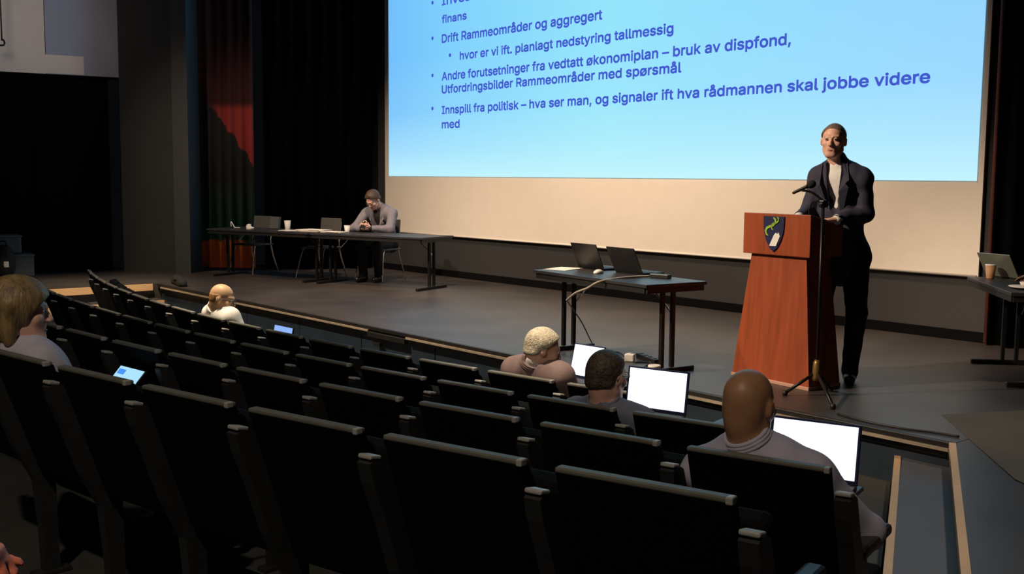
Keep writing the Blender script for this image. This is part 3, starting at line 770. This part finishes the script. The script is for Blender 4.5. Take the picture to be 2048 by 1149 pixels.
# ---- speaker, standing behind the right edge of the lectern
def yaw_of(dx, dy): return math.atan2(-dx, dy)
SPK = (-4.275, 1.085, 0.); rz = yaw_of(.27, -.96)
P = to_local(SPK, rz)
person('standing person in navy blazer and open white shirt speaking at the lectern', None, SPK, rz, dict(
    head=(.040, .06, 1.69), yaw=.10, pitch=.02, roll=-.04, neck=(.022, -.005, 1.525), pelvis=(-.03, 0, .95),
    shR=(.150, 0, 1.440), shL=(-.155, .0, 1.425), elR=(.195, .05, 1.20), elL=(-.185, .02, 1.185),
    wrR=(.20, .26, 1.155), wrL=(-.055, .235, 1.150), hdR=(-.35, .9, -.05), hdL=(.75, .62, -.08), hnR=(0, 0, -1), hnL=(0, 0, -1),
    hipR=(.065, 0, .90), hipL=(-.125, 0, .90), knR=(.085, .06, .49), knL=(-.165, .06, .49), anR=(.09, .0, .085), anL=(-.125, .02, .085),
    toeR=(.13, .15, .036), toeL=(-.165, .16, .036)), 'skin', ('jacket', 'navy_suit'), hair=('cropped', 'hair_stub'), h=.0065, vneck=True, shirt='white_shirt', tophem=.12, width=.92)

# ---- man at the left-hand table, head bowed over his phone
TR = math.radians(18.9); TDX, TDY = math.cos(TR), math.sin(TR)
def tb(s, d, z=.67): return (-14.30+TDX*s-TDY*d, .92+TDY*s+TDX*d, z)     # s along the table front, d away from the audience
mloc = tb(2.42, .98, 0); rz = TR+PI+.10
person('seated person in grey jacket bowed over a phone at the stage table', None, mloc, rz, dict(
    head=(.03, .22, 1.100), yaw=-.12, pitch=.75, neck=(0, .08, .985), pelvis=(0, -.08, .53),
    shR=(.20, .10, .915), shL=(-.20, .10, .915), elR=(.27, .30, .715), elL=(-.27, .26, .715),
    wrR=(.075, .40, .725), wrL=(-.045, .39, .725), hdR=(-.55, .7, .18), hdL=(.55, .7, .18), hnR=(-.6, -.2, .2), hnL=(.6, -.2, .2), curlR=(.5, .7, .5), curlL=(.5, .7, .5),
    hipR=(.09, -.06, .50), hipL=(-.09, -.06, .50), knR=(.13, .36, .50), knL=(-.12, .36, .50), anR=(.10, .34, .09), anL=(-.10, .28, .09),
    toeR=(.11, .48, .036), toeL=(-.12, .42, .036)), 'skin', ('jacket', 'grey_jacket'), hair=('full', 'hair_brown'), h=.009, vneck=True, shirt='black_shirt', glasses=True)
ph = thing('smartphone', 'dark smartphone held in both hands of the person at the stage table', 'phone', tuple(Vector(mloc)+Vector(rotz(rz)@Vector((.01, .475, .775)))), rz)
b = MB(); b.box((0, 0, 0), (.072, .008, .145), rotx(.9), bev=.003); b.build('case', M['laptop'], ph)

def sitter(k, loc_th, r, headz, yaw_head, pitch, label, lean=0., bs=.86, head_off=(0, 0), rt_arm=None, lf_arm=None, shz=None, roll=0., body_yaw=0., **kw):
    """person on a seat of row k; faces the stage; head centre at radius r and angle loc_th"""
    x, y = arc(r, loc_th); rz = loc_th+body_yaw; loc = (x, y, FL[k])
    hz = headz-FL[k]; nz = hz-.085 if shz is None else shz
    J = dict(head=(0, 0, hz), yaw=yaw_head-body_yaw*0, pitch=pitch, roll=roll, neck=(head_off[0], -.02+head_off[1], nz), pelvis=(head_off[0]*.6, .22+lean, .50),
        shR=(.175*bs+head_off[0], .01, nz-.045), shL=(-.175*bs+head_off[0], .01, nz-.045),
        elR=(.245*bs+head_off[0], .14, nz-.31), elL=(-.245*bs+head_off[0], .14, nz-.31), wrR=(.13, .38, nz-.28), wrL=(-.13, .38, nz-.28), hdR=(-.4, .9, 0), hdL=(.4, .9, 0), hnR=(0, 0, -1), hnL=(0, 0, -1),
        hipR=(.09, .22, .50), hipL=(-.09, .22, .50), knR=(.12, .64, .50), knL=(-.12, .64, .50), anR=(.12, .66, .09), anL=(-.12, .66, .09), toeR=(.14, .80, .036), toeL=(-.14, .80, .036))
    if rt_arm: J.update(rt_arm)
    if lf_arm: J.update(lf_arm)
    return person(label, 'people seated in the audience', loc, rz, J, **kw)
sitter(0, -.0235, 16.20, .542, -.75, .30, 'seated person with bald crown in bright white shirt in the front row', skin='skin_pale', tops=('shirt', 'white_shirt'), hair=('fringe', 'hair_ginger'), glasses=True, h=.008, hs=.86, width=.88, head_off=(-.06, 0))
sitter(0, .1715, 16.20, .556, -.75, .28, 'seated person with short grey hair and mauve jacket in the front row', skin='skin', tops=('jacket', 'mauve_jacket'), hair=('short', 'hair_grey'), h=.008, hs=.86, width=.88, head_off=(-.045, 0), shirt='pale_shirt')
sitter(1, .2223, 16.90, .618, -.12, .10, 'seated person with dark cropped hair and grey-blue shirt in the second row', skin='skin', tops=('shirt', 'blue_shirt'), hair=('short', 'hair_dark'), h=.008, hs=.86, width=.88, glasses=True,
       shz=.862, rt_arm=dict(elR=(.27, .14, .64), wrR=(.25, .34, .745), hdR=(.3, .9, -.1)))
sitter(2, .2769, 17.70, .762, -.10, .12, 'seated person with shaved bald head and lavender shirt in the third row', skin='skin_tan', tops=('shirt', 'lav_shirt'), hair=None, h=.007, hs=.89, width=.9,
       head_off=(.015, .0), shz=.895, rt_arm=dict(shR=(.185, .02, .825), elR=(.300, .16, .645), wrR=(.15, .38, .69), hdR=(-.3, .9, -.1)), lf_arm=dict(shL=(-.15, .03, .785)))
sitter(3, .1345, 18.54, .900, -.55, .05, 'seated person with dark blond hair and pale lilac shirt at the left edge', skin='skin', tops=('shirt', 'lav_pale'), hair=('bob', 'hair_blond'), h=.008,
       shz=.885, rt_arm=dict(elR=(.235, .14, .62), wrR=(.10, .40, .60), hdR=(-.3, .9, 0)))

# ------------------------------------------------------------------ lectern
LR = math.radians(-5.7)
lec = thing('lectern', 'mahogany lectern with flared foot and coat of arms on its front', 'lectern', (-4.487, .626, 0), LR)
b = MB(); b.hexa([(-.35, 0, .025), (.35, 0, .025), (.35, .32, .025), (-.35, .32, .025)], [(-.245, .055, .90), (.245, .055, .90), (.245, .30, .90), (-.245, .30, .90)]); b.build('pedestal', M['lectern'], lec)
b = MB(); b.box((0, .16, .0125), (.71, .335, .025), bev=.004); b.build('base_strip', M['lecbase'], lec)
b = MB(); b.hexa([(-.30, .02, .895), (.30, .02, .895), (.30, .36, .895), (-.30, .36, .895)], [(-.30, .02, 1.185), (.30, .02, 1.185), (.30, .36, 1.115), (-.30, .36, 1.115)]); hd = b.build('reading_desk', M['lectern'], lec)
bv = hd.modifiers.new('bevel', 'BEVEL'); bv.width = .006; bv.segments = 2
b = MB(); b.hexa([(-.27, .05, 1.175), (.27, .05, 1.175), (.27, .335, 1.118), (-.27, .335, 1.118)], [(-.27, .05, 1.183), (.27, .05, 1.183), (.27, .335, 1.126), (-.27, .335, 1.126)]); b.build('desk_pad', M['seat'], lec)
# coat of arms
cx0, cz0 = -.013, 1.165
sh = [(-.092, 0), (.092, 0), (.092, -.045), (.086, -.105), (.066, -.165), (.036, -.215), (.0, -.245), (-.036, -.215), (-.066, -.165), (-.086, -.105), (-.092, -.045)]
b = MB(); b.prism([(cx0+x, cz0+z) for x, z in sh], .010, .024, 'y'); arms = b.build('coat_of_arms', M['navy'], lec)
def swirl(off, sc):
    c = [(.030, -.004), (.048, -.020), (.046, -.042), (.028, -.058), (.0, -.066), (-.028, -.078), (-.038, -.098), (-.030, -.120), (-.012, -.132)]
    L_, R_ = [], []
    wd = [.010, .013, .015, .016, .017, .018, .017, .012, .002]
    for i, (x, z) in enumerate(c):
        x0, z0 = c[max(i-1, 0)]; x1, z1 = c[min(i+1, 8)]; dx, dz = x1-x0, z1-z0; l = math.hypot(dx, dz); nx, nz = -dz/l, dx/l
        L_.append((x+nx*wd[i]*.5, z+nz*wd[i]*.5)); R_.append((x-nx*wd[i]*.5, z-nz*wd[i]*.5))
    bb = MB()
    for i in range(8):
        q = [L_[i], L_[i+1], R_[i+1], R_[i]]; bb.prism([(cx0+off[0]+x*sc, cz0+off[1]+z*sc) for x, z in q], .004, .012, 'y')
    return bb.build('green_swirl', M['lime'], arms)
swirl((-.028, -.004), 1.0); swirl((.012, .0), .72)
b = MB(); b.prism([(cx0+x, cz0+z) for x, z in [(-.030, -.205), (.030, -.205), (.064, -.135), (.050, -.108), (.040, -.122), (.026, -.112), (.010, -.128)]], .004, .012, 'y'); b.build('white_emblem', M['whiteenamel'], arms)

# microphone stand in front of the lectern, with the microphone on its boom
ms = thing('microphone_stand', 'black boom microphone stand with tripod foot in front of the lectern', 'microphone stand', (-4.02, .50, 0))
for q in ((.31, -.28, .018), (-.13, -.16, .018), (-.02, .20, .018)):
    b = MB(); b.tube([(0, 0, .16), q], .011, 8); l = b.build('leg', M['blackmetal'], ms)
    b = MB(); b.lathe([(.016, -.016), (.018, 0), (.014, .016)], q, 12); b.build('rubber_foot', M['cable_dark'], l)
b = MB(); b.lathe([(.026, .10), (.030, .13), (.026, .22), (.016, .24)], n=16); b.build('leg_hub', M['brass'], ms)
b = MB(); b.tube([(0, 0, .12), (0, 0, 1.26)], .011, 10); b.build('pole', M['blackmetal'], ms)
b = MB(); b.box((0, 0, 1.265), (.045, .045, .05), bev=.01); b.tube([(0, -.02, 1.265), (.03, -.05, 1.265)], .013, 8); b.build('clutch', M['blackmetal'], ms)
b = MB(); b.tube([(.03, .015, 1.255), (-.055, -.04, 1.335), (-.118, -.075, 1.350)], .008, 8, 4); b.build('boom', M['blackmetal'], ms)
mc = thing('microphone', 'black stage microphone on the boom beside the speaker', 'microphone', (-4.148, .42, 1.352))
mx_ = Vector((.085, .055, .052)).to_track_quat('Z', 'Y').to_matrix()
b = MB(); b.lathe([(.006, -.05), (.010, -.04), (.012, .05), (.014, .056)], n=16, mtx=mx_); b.build('handle', M['blackmetal'], mc)
b = MB(); b.lathe([(.014, .056), (.024, .068), (.026, .088), (.020, .106), (.0, .114)], n=16, mtx=mx_); b.build('grille', M['bagblack'], mc)
gm = thing('lectern_microphone', 'small black gooseneck microphone on the lectern top beside the speaker', 'microphone', (-4.27, .72, 1.155))
b = MB(); b.lathe([(.03, 0), (.03, .012), (.008, .02)], n=16); b.build('base', M['blackmetal'], gm)
b = MB(); b.tube([(0, 0, .01), (0, .0, .07), (.03, -.01, .115), (.06, -.02, .125)], .005, 8, 4); b.build('gooseneck', M['blackmetal'], gm)
b = MB(); b.tube([(.055, -.018, .125), (.10, -.03, .128)], .011, 10); b.build('capsule', M['bagblack'], gm)

# ------------------------------------------------------------------ tables
def folding_table(label, c, rzz, L, D, zt, inset, group=None, skirt=False):
    r = thing('folding_table', label, 'table', (c[0], c[1], 0), rzz, group)
    b = MB(); b.box((0, 0, zt-.0125), (L, D, .025), bev=.003); b.build('tabletop', M['tabletop'], r)
    b = MB()
    for s in (-1, 1): b.box((0, s*(D/2-.02), zt-.045), (L-.06, .02, .042)); b.box((s*(L/2-.02), 0, zt-.045), (.02, D-.04, .042))
    b.build('apron', M['tableedge'], r)
    for s in (-1, 1):
        x = s*(L/2-inset)
        for yo in (-.05, .05):
            b = MB(); b.box((x, yo, (zt-.06)/2+.02), (.032, .026, zt-.10)); b.build('leg', M['blackmetal'], r)
        b = MB(); b.box((x, 0, .018), (.04, D-.06, .036), bev=.006); b.build('foot_bar', M['blackmetal'], r)
        b = MB(); b.tube([(x-s*.01, .07, zt*.60), (x-s*.10, .07, zt*.72), (x-s*.26, .05, zt-.05)], .007, 6); b.build('brace', M['chrome'], r)
    return r
folding_table('dark folding table with two open laptops at centre stage', (-5.80, .43), math.radians(-7.5), 1.42, .58, .67, .10)
folding_table('black folding table with papers and a bowed person, nearer the screen', tb(2.86, .35, 0)[:2], TR, 1.80, .70, .67, .10, 'tables on the left of the stage')
folding_table('black folding table with the tall white cup, nearer the printed banner', tb(1.00, .35, 0)[:2], TR, 1.84, .70, .67, .10, 'tables on the left of the stage')
RTR = math.atan2(-.77, .64)
folding_table('dark table with a tilted laptop at the right edge beside the curtain', (-3.47, 2.36), RTR, 1.22, .62, .67, .12)

def stack_chair(label, loc, rzz):
    r = thing('stacking_chair', label, 'chair', loc, rzz, 'chairs behind the stage tables')
    b = MB(); b.box((0, 0, .43), (.42, .40, .025), bev=.010); b.build('seat', M['chairback'], r)
    b = MB(); b.box((0, -.215, .70), (.36, .02, .26), rotx(.12), bev=.008); b.build('backrest', M['chairback'], r)
    for s in (-1, 1):
        b = MB(); b.tube([(s*.235, .25, .012), (s*.185, .16, .40), (s*.17, .0, .412)], .0115, 8, 3); b.build('leg', M['chrome'], r)
        b = MB(); b.tube([(s*.235, -.27, .012), (s*.185, -.17, .42), (s*.17, -.205, .60), (s*.165, -.235, .78)], .0115, 8, 3); b.build('leg', M['chrome'], r)
    return r
for lab, s, d in (('stacking chair with chrome legs under the bowed person at the stage table', 2.42, .90), ('empty stacking chair with grey back behind the stage tables, beside the bowed person', 1.55, .70), ('empty stacking chair with grey back behind the stage tables, nearest the printed banner', .35, .62)):
    stack_chair(lab, tb(s, d, 0), TR+PI)

# ------------------------------------------------------------------ small things
def laptop(name, label, loc, rzz, wd, dp, tilt, lidmat, screenmat=None, group=None, hgt=None, bezel=None):
    """hinge line at the origin, base towards -y, lid rises at the origin and leans back by tilt; screen faces -y"""
    r = thing(name, label, 'laptop', loc, rzz, group); hgt = hgt or dp
    b = MB(); b.box((0, -dp/2, .008), (wd, dp, .016), bev=.003); base = b.build('keyboard_base', M['laptop'], r)
    b = MB(); b.box((0, -dp*.40, .0165), (wd*.86, dp*.5, .003)); b.build('keys', M['keys'], base)
    T_ = rotx(-tilt)
    b = MB(); c = T_@Vector((0, .004, hgt/2)); b.box(c+Vector((0, 0, .014)), (wd, .008, hgt), T_, bev=.002); lid = b.build('lid', M[lidmat], r)
    c = T_@Vector((0, -.0012, hgt/2+.004)); b = MB(); b.box(c+Vector((0, 0, .014)), (wd*.93, .003, hgt*.88), T_); b.build('screen', M[screenmat or 'keys'], lid)
    return r
# audience laptops stand on the fold-out tablets; rotation = direction the screen's back points
laptop('laptop', 'lit laptop on the fold-out tablet in front of the grey-haired person', (*arc(15.72, .1655), .310), .1655-.10, .225, .19, .25, 'laptopblue', 'white_screen', 'lit laptops in the audience')
laptop('laptop', 'lit laptop with dark blue bezel beside the dark-haired person', (*arc(16.50, .2222), .388), .2222+.05, .295, .20, .16, 'laptopblue', 'white_screen', 'lit laptops in the audience', hgt=.19)
laptop('laptop', 'lit laptop right of the shaved bald person, in front of the shoulder', (*arc(17.10, .2768), .380), .2768+.05, .31, .21, .18, 'laptopblue', 'white_screen', 'lit laptops in the audience', hgt=.205)
wt = thing('tablet_computer', 'small glowing tablet showing a pale blue page before the person with dark blond hair', 'tablet computer', (*arc(17.97, .1112), .428), .1112)
b = MB(); T_ = rotx(-.75); b.box(T_@Vector((0, 0, .08))+Vector((0, .0, .0)), (.235, .009, .165), T_, bev=.003); cs = b.build('case', M['laptop'], wt)
b = MB(); b.box(T_@Vector((0, -.006, .08)), (.215, .002, .145), T_); sc_ = b.build('screen', M['blue_screen'], cs)
b = MB(); b.box(T_@Vector((-.065, -.0075, .125)), (.06, .001, .026), T_); b.build('page_heading', M['blue_patch'], sc_)
pn = thing('tablet_computer', 'tablet glowing plain blue in the front row, right of the white-shirted person', 'tablet computer', (*arc(16.18, .0275), .345), .03)
b = MB(); b.box((0, 0, .0), (.235, .012, .18), rotx(-.2), bev=.004); cs = b.build('case', M['laptop'], pn)
b = MB(); b.box(rotx(-.2)@Vector((0, -.0068, 0)), (.225, .002, .17), rotx(-.2)); b.build('screen', M['phone_screen'], cs)

# laptops on the centre table, lids towards the audience
laptop('laptop', 'open black laptop on the centre stage table, the one nearer the banner side', (-6.30, .66, .671), PI-.10, .33, .22, .42, 'laptop', None, 'laptops on the centre table')
laptop('laptop', 'open black laptop on the centre stage table, the one nearer the lectern', (-5.82, .60, .671), PI-.10, .33, .22, .46, 'laptop', None, 'laptops on the centre table')
mo = thing('computer_mouse', 'small white mouse between the two laptops on the centre table', 'mouse', (-5.98, .42, .671), .3)
v = Vol(); v.ell((0, 0, .004), (.034, .056, .028)); v.plane((0, 0, 1), (0, 0, 0)); link('shell', v.mesh('shell', .004), M['cup_white'], mo)
sh_ = thing('paper_sheet', 'pale sheet of paper left of the laptops on the centre table', 'paper', (-6.44, .47, .671), .3)
b = MB(); b.box((0, 0, .002), (.21, .297, .003)); b.build('sheet', M['paper'], sh_)
pa = thing('power_adapter', 'black power adapter on the lectern end of the centre table', 'power adapter', (-5.42, .52, .671), .2)
b = MB(); b.box((0, 0, .016), (.16, .06, .032), bev=.006); b.build('brick', M['laptop'], pa)
def cable(label, pts, r, m, sub=6):
    bb = MB(); bb.tube(pts, r, 8, sub); return tag(bb.build('cable', M[m]), label, 'cable')
bc = thing('cable', 'beige cable arching off the centre table with a dark end dropping to the floor', 'cable', (0, 0, 0))
b = MB(); b.tube([(-5.50, .50, .681), (-5.56, .30, .678), (-5.62, .08, .655), (-5.72, .05, .60), (-5.86, .06, .55), (-6.02, .12, .475)], .009, 8, 6); b.build('beige_lead', M['cable_light'], bc)
b = MB(); b.tube([(-6.02, .12, .475), (-6.20, .35, .38), (-6.36, .62, .22), (-6.40, .76, .06), (-6.34, .76, .008), (-6.15, .72, .008), (-6.0, .70, .008), (-5.85, .60, .008)], .005, 8, 6); b.build('dark_lead', M['cable_dark'], bc)
cable('dark cable looped on the stage floor left of the power strip', [(-6.20, .50, .008), (-6.15, .34, .008), (-5.98, .30, .008), (-5.80, .42, .008), (-5.72, .50, .008)], .007, 'cable_dark')
cable('dark cable running from the power strip past the paper cup', [(-5.62, .47, .008), (-5.52, .56, .008), (-5.45, .40, .008), (-5.30, .30, .008), (-5.16, .26, .008)], .007, 'cable_dark')
cable('dark cable lying along the stage lip at the right', [(-3.60, .10, .008), (-3.38, .045, .008), (-3.15, .05, .008), (-2.98, .10, .008), (-2.845, .12, .008)], .007, 'cable_dark')
ps = thing('power_strip', 'dark power strip lying on the stage floor under the centre table', 'power strip', (-5.62, .62, .0), -.4)
b = MB(); b.box((0, 0, .02), (.34, .055, .04), bev=.006); b.build('housing', M['laptop'], ps)
for k in range(4):
    b = MB(); b.lathe([(.019, .0405), (.019, .0425)], (-.12+.08*k, 0, 0), 14); b.build('socket', M['keys'], ps)
wp = thing('white_plug_adapter', 'white plug adapter on the stage floor beside the power strip', 'plug', (-5.70, .50, 0), .5)
b = MB(); b.box((0, 0, .03), (.075, .06, .06), bev=.008); b.build('housing', M['cup_white'], wp)
b = MB(); b.lathe([(.02, .06), (.018, .064)], n=14); b.build('socket', M['paper'], wp)

def cup(label, loc, r, hgt, m, lid, group=None):
    o = thing('paper_cup', label, 'cup', loc, 0, group)
    b = MB(); b.lathe([(r*.70, 0), (r*.72, .004), (r, hgt), (r*.93, hgt), (r*.66, .008)], n=24); b.build('cup', M[m], o)
    b = MB()
    if lid: b.lathe([(r*1.06, hgt-.006), (r*1.08, hgt+.004), (r*.98, hgt+.012), (r*.9, hgt+.010)], n=24); b.build('lid', M['cup_white'], o)
    else: b.lathe([(r*1.0, hgt-.004), (r*1.05, hgt), (r*1.0, hgt+.004)], n=24); b.build('rim', M['cup_white'], o)
    return o
cup('tan paper cup with white lid on the stage edge near the table foot', (-5.10, .115, 0), .043, .085, 'cup_tan', True)
cup('tall white paper cup between the papers on the banner-side stage table', tb(1.20, .42, .671), .045, .125, 'cup_white', False)
cup('small white paper cup beside the papers of the bowed person', tb(2.20, .48, .671), .042, .085, 'cup_white', False)
cup('tan paper cup on the table at the right edge before the laptop', (-3.90, 2.60, .671), .040, .105, 'cup_tan', False)
def papers(label, loc, rzz, n, sx, sy):
    o = thing('paper_stack', label, 'papers', loc, rzz)
    for k in range(n):
        b = MB(); b.box((random.uniform(-.01, .01), random.uniform(-.01, .01), .003+.006*k), (sx, sy, .005), rotz(random.uniform(-.15, .15))); b.build('sheet', M['paper'], o)
papers('loose stack of white papers right of the tall white cup', tb(1.72, .36, .671), TR, 4, .40, .28)
papers('flat sheets of paper left of the tall cup end of the stage papers', tb(1.40, .30, .671), TR+.3, 1, .30, .21)
papers('white papers under the small cup before the bowed person', tb(2.12, .30, .671), TR, 2, .30, .22)
bd = thing('binder', 'dark blue-grey binder standing on the stage table nearest the banner', 'binder', tb(.90, .50, .671), TR)
b = MB(); b.box((0, 0, .085), (.16, .05, .17), rotx(-.15), bev=.004); b.build('cover', M['chairback'], bd)
b = MB(); b.box((0, -.004, .085), (.15, .044, .16), rotx(-.15)); b.build('pages', M['greycrate'], bd)
hp = thing('crumpled_tissue', 'small crumpled white tissue on the stage table nearest the banner', 'tissue', tb(.62, .28, .671), 0)
v = Vol(); v.ell((0, 0, .018), (.05, .035, .026)); v.ell((.05, .01, .012), (.045, .03, .02)); v.ell((-.03, .02, .03), (.03, .03, .03)); v.plane((0, 0, 1), (0, 0, 0)); link('tissue', v.mesh('tissue', .006, .012, 4), M['paper'], hp)
hs_ = thing('headset', 'white wired headset lying beside the tissue on the stage table', 'headset', tb(.34, .26, .671), 0)
b = MB(); b.tube([(-.07, 0, .02), (-.075, .0, .09), (-.03, .02, .03), (.04, 0, .012), (.09, .03, .012), (.15, .02, .012)], .007, 8, 5); b.build('cable', M['cup_white'], hs_)
b = MB(); b.lathe([(.024, 0), (.028, .012), (.02, .026)], (-.07, 0, 0), 14); b.build('ear_pad', M['bagblack'], hs_)

# right-edge table: laptop seen from its side, plate, cup and a hand
laptop('laptop', 'silver laptop seen from behind on the table at the right edge', (-3.87, 2.74, .671), math.radians(163.5), .31, .21, .55, 'laptopsilver', None)
pl = thing('white_plate', 'white plate on the near corner of the table at the right edge', 'plate', (-3.37, 2.02, .671), 0)
b = MB(); b.lathe([(.05, 0), (.06, .004), (.11, .016), (.108, .02), (.06, .008)], n=32); b.build('dish', M['cup_white'], pl)
b = MB(); b.lathe([(.030, .02), (.04, .05), (.038, .05), (.028, .022)], n=20); b.build('small_bowl', M['cup_white'], pl)

# left edge: crates and a bag on the side platform
for lab, c, d in (('lower grey plastic crate at the left edge by the dark wall', (-15.80, -1.10, 0), (.40, .34, .31)), ('upper grey plastic crate on the lower one at the left edge', (-15.82, -1.24, .325), (.36, .32, .25))):
    o = thing('storage_crate', lab, 'crate', c, -.15, 'stacked crates')
    b = MB(); b.box((0, 0, d[2]/2), d, bev=.015); b.build('bin', M['greycrate'], o)
    b = MB(); b.box((0, 0, d[2]-.02), (d[0]+.02, d[1]+.02, .03), bev=.006); b.build('lid', M['greycrate'], o)
bg = thing('backpack', 'black backpack with a white patch leaning against the grey crates', 'bag', (-15.45, -1.38, 0), .6)
v = Vol(); v.ell((0, 0, .22), (.15, .11, .24)); v.ell((0, -.09, .15), (.11, .06, .12)); v.plane((0, 0, 1), (0, 0, 0)); link('sack', v.mesh('sack', .012, .004), M['bagblack'], bg)
b = MB(); b.tube([(-.06, -.02, .44), (-.04, -.02, .50), (.04, -.02, .50), (.06, -.02, .44)], .010, 8, 4); b.build('handle', M['bagblack'], bg)
b = MB(); b.box((.10, -.09, .20), (.06, .05, .08), rotz(.5), bev=.01); b.build('white_patch', M['cup_white'], bg)
# dark duffel bag at the left corner of the stage
du = thing('duffel_bag', 'dark rounded duffel bag lying at the left corner of the stage', 'bag', (-13.28, .13, 0), -.25)
v = Vol(); v.cone((-.24, 0, .045), (.24, 0, .04), .07, .06); v.plane((0, 0, 1), (0, 0, .0)); link('sack', v.mesh('sack', .012, .004), M['bagblack'], du)
b = MB(); b.tube([(-.12, -.05, .085), (-.07, -.07, .09), (.07, -.07, .085), (.12, -.05, .08)], .008, 8, 4); b.build('strap', M['bagblack'], du)

# fold-out writing tablets that carry the audience devices
writing_tablet(0, 5, -.20, .28, .345+.465-.095, .24, .16)
writing_tablet(0, 1, .03, .62, .310+.465, .30, .26)
writing_tablet(1, 0, .02, .62, .388+.375, .34, .26)
writing_tablet(2, 0, -.07, .70, .380+.255, .30, .24, -.25)
writing_tablet(3, 5, -.02, .74, .428+.12, .28, .24)

# ------------------------------------------------------------------ people just beyond the frame whose hands reach into it
loc = (-1.90, -5.60, FL[3]); rz = .22
P = to_local(loc, rz)
tip = Vector(P(-1.625, -5.150, .868)); dh = Vector((.80, .55, .12)).normalized(); wr_ = tip-dh*.118
person('standing person at the left edge of the rear aisle, only a fingertip in view', None, loc, rz, dict(
    head=(-.05, .05, 1.60), yaw=0, pitch=.05, neck=(-.05, 0, 1.43), pelvis=(-.05, 0, .88), shR=(.12, 0, 1.36), shL=(-.22, 0, 1.36), elR=(.14, .0, 1.07), elL=(-.26, -.02, 1.07),
    wrR=tuple(wr_), wrL=(-.25, .1, .86), hdR=tuple(dh), hdL=(0, .2, -1), hnR=(0, 0, -1), hnL=(1, 0, 0), curlR=(1.15, 1.3, .8), hipR=(.04, 0, .84), hipL=(-.14, 0, .84), knR=(.04, .03, .46), knL=(-.14, .03, .46),
    anR=(.04, -.02, .085), anL=(-.14, -.02, .085), toeR=(.06, .12, .036), toeL=(-.16, .12, .036)), 'skin_red', ('jumper', 'black_shirt'), hair=('short', 'hair_brown'), h=.008)
loc = (-2.72, 3.02, 0); rz = yaw_of(-.60, -.72)
P = to_local(loc, rz)
wr_ = Vector(P(-3.56, 2.63, .715)); dh = (Vector(P(-3.76, 2.60, .695))-wr_).normalized()
person('seated person at the right edge, a hand reaching onto the dark table', None, loc, rz, dict(
    head=(0, .10, 1.22), yaw=0, pitch=.2, neck=(0, .0, 1.06), pelvis=(0, -.06, .53), shR=(.18, .0, .99), shL=(-.18, .0, .99), elR=(.26, .30, .80), elL=(-.24, .12, .76),
    wrR=tuple(wr_), wrL=(-.12, .34, .74), hdR=tuple(dh), hdL=(.4, .9, 0), hnR=(0, 0, -1), hnL=(0, 0, -1), hipR=(.09, -.05, .50), hipL=(-.09, -.05, .50), knR=(.12, .34, .50), knL=(-.12, .34, .50),
    anR=(.12, .34, .09), anL=(-.12, .34, .09), toeR=(.13, .46, .036), toeL=(-.13, .46, .036)), 'skin_pale', ('jumper', 'red_cloth'), hair=('short', 'hair_brown'), h=.009)
stack_chair('stacking chair with chrome legs beyond the right edge under the seated person', (-2.72, 3.0, 0), rz)
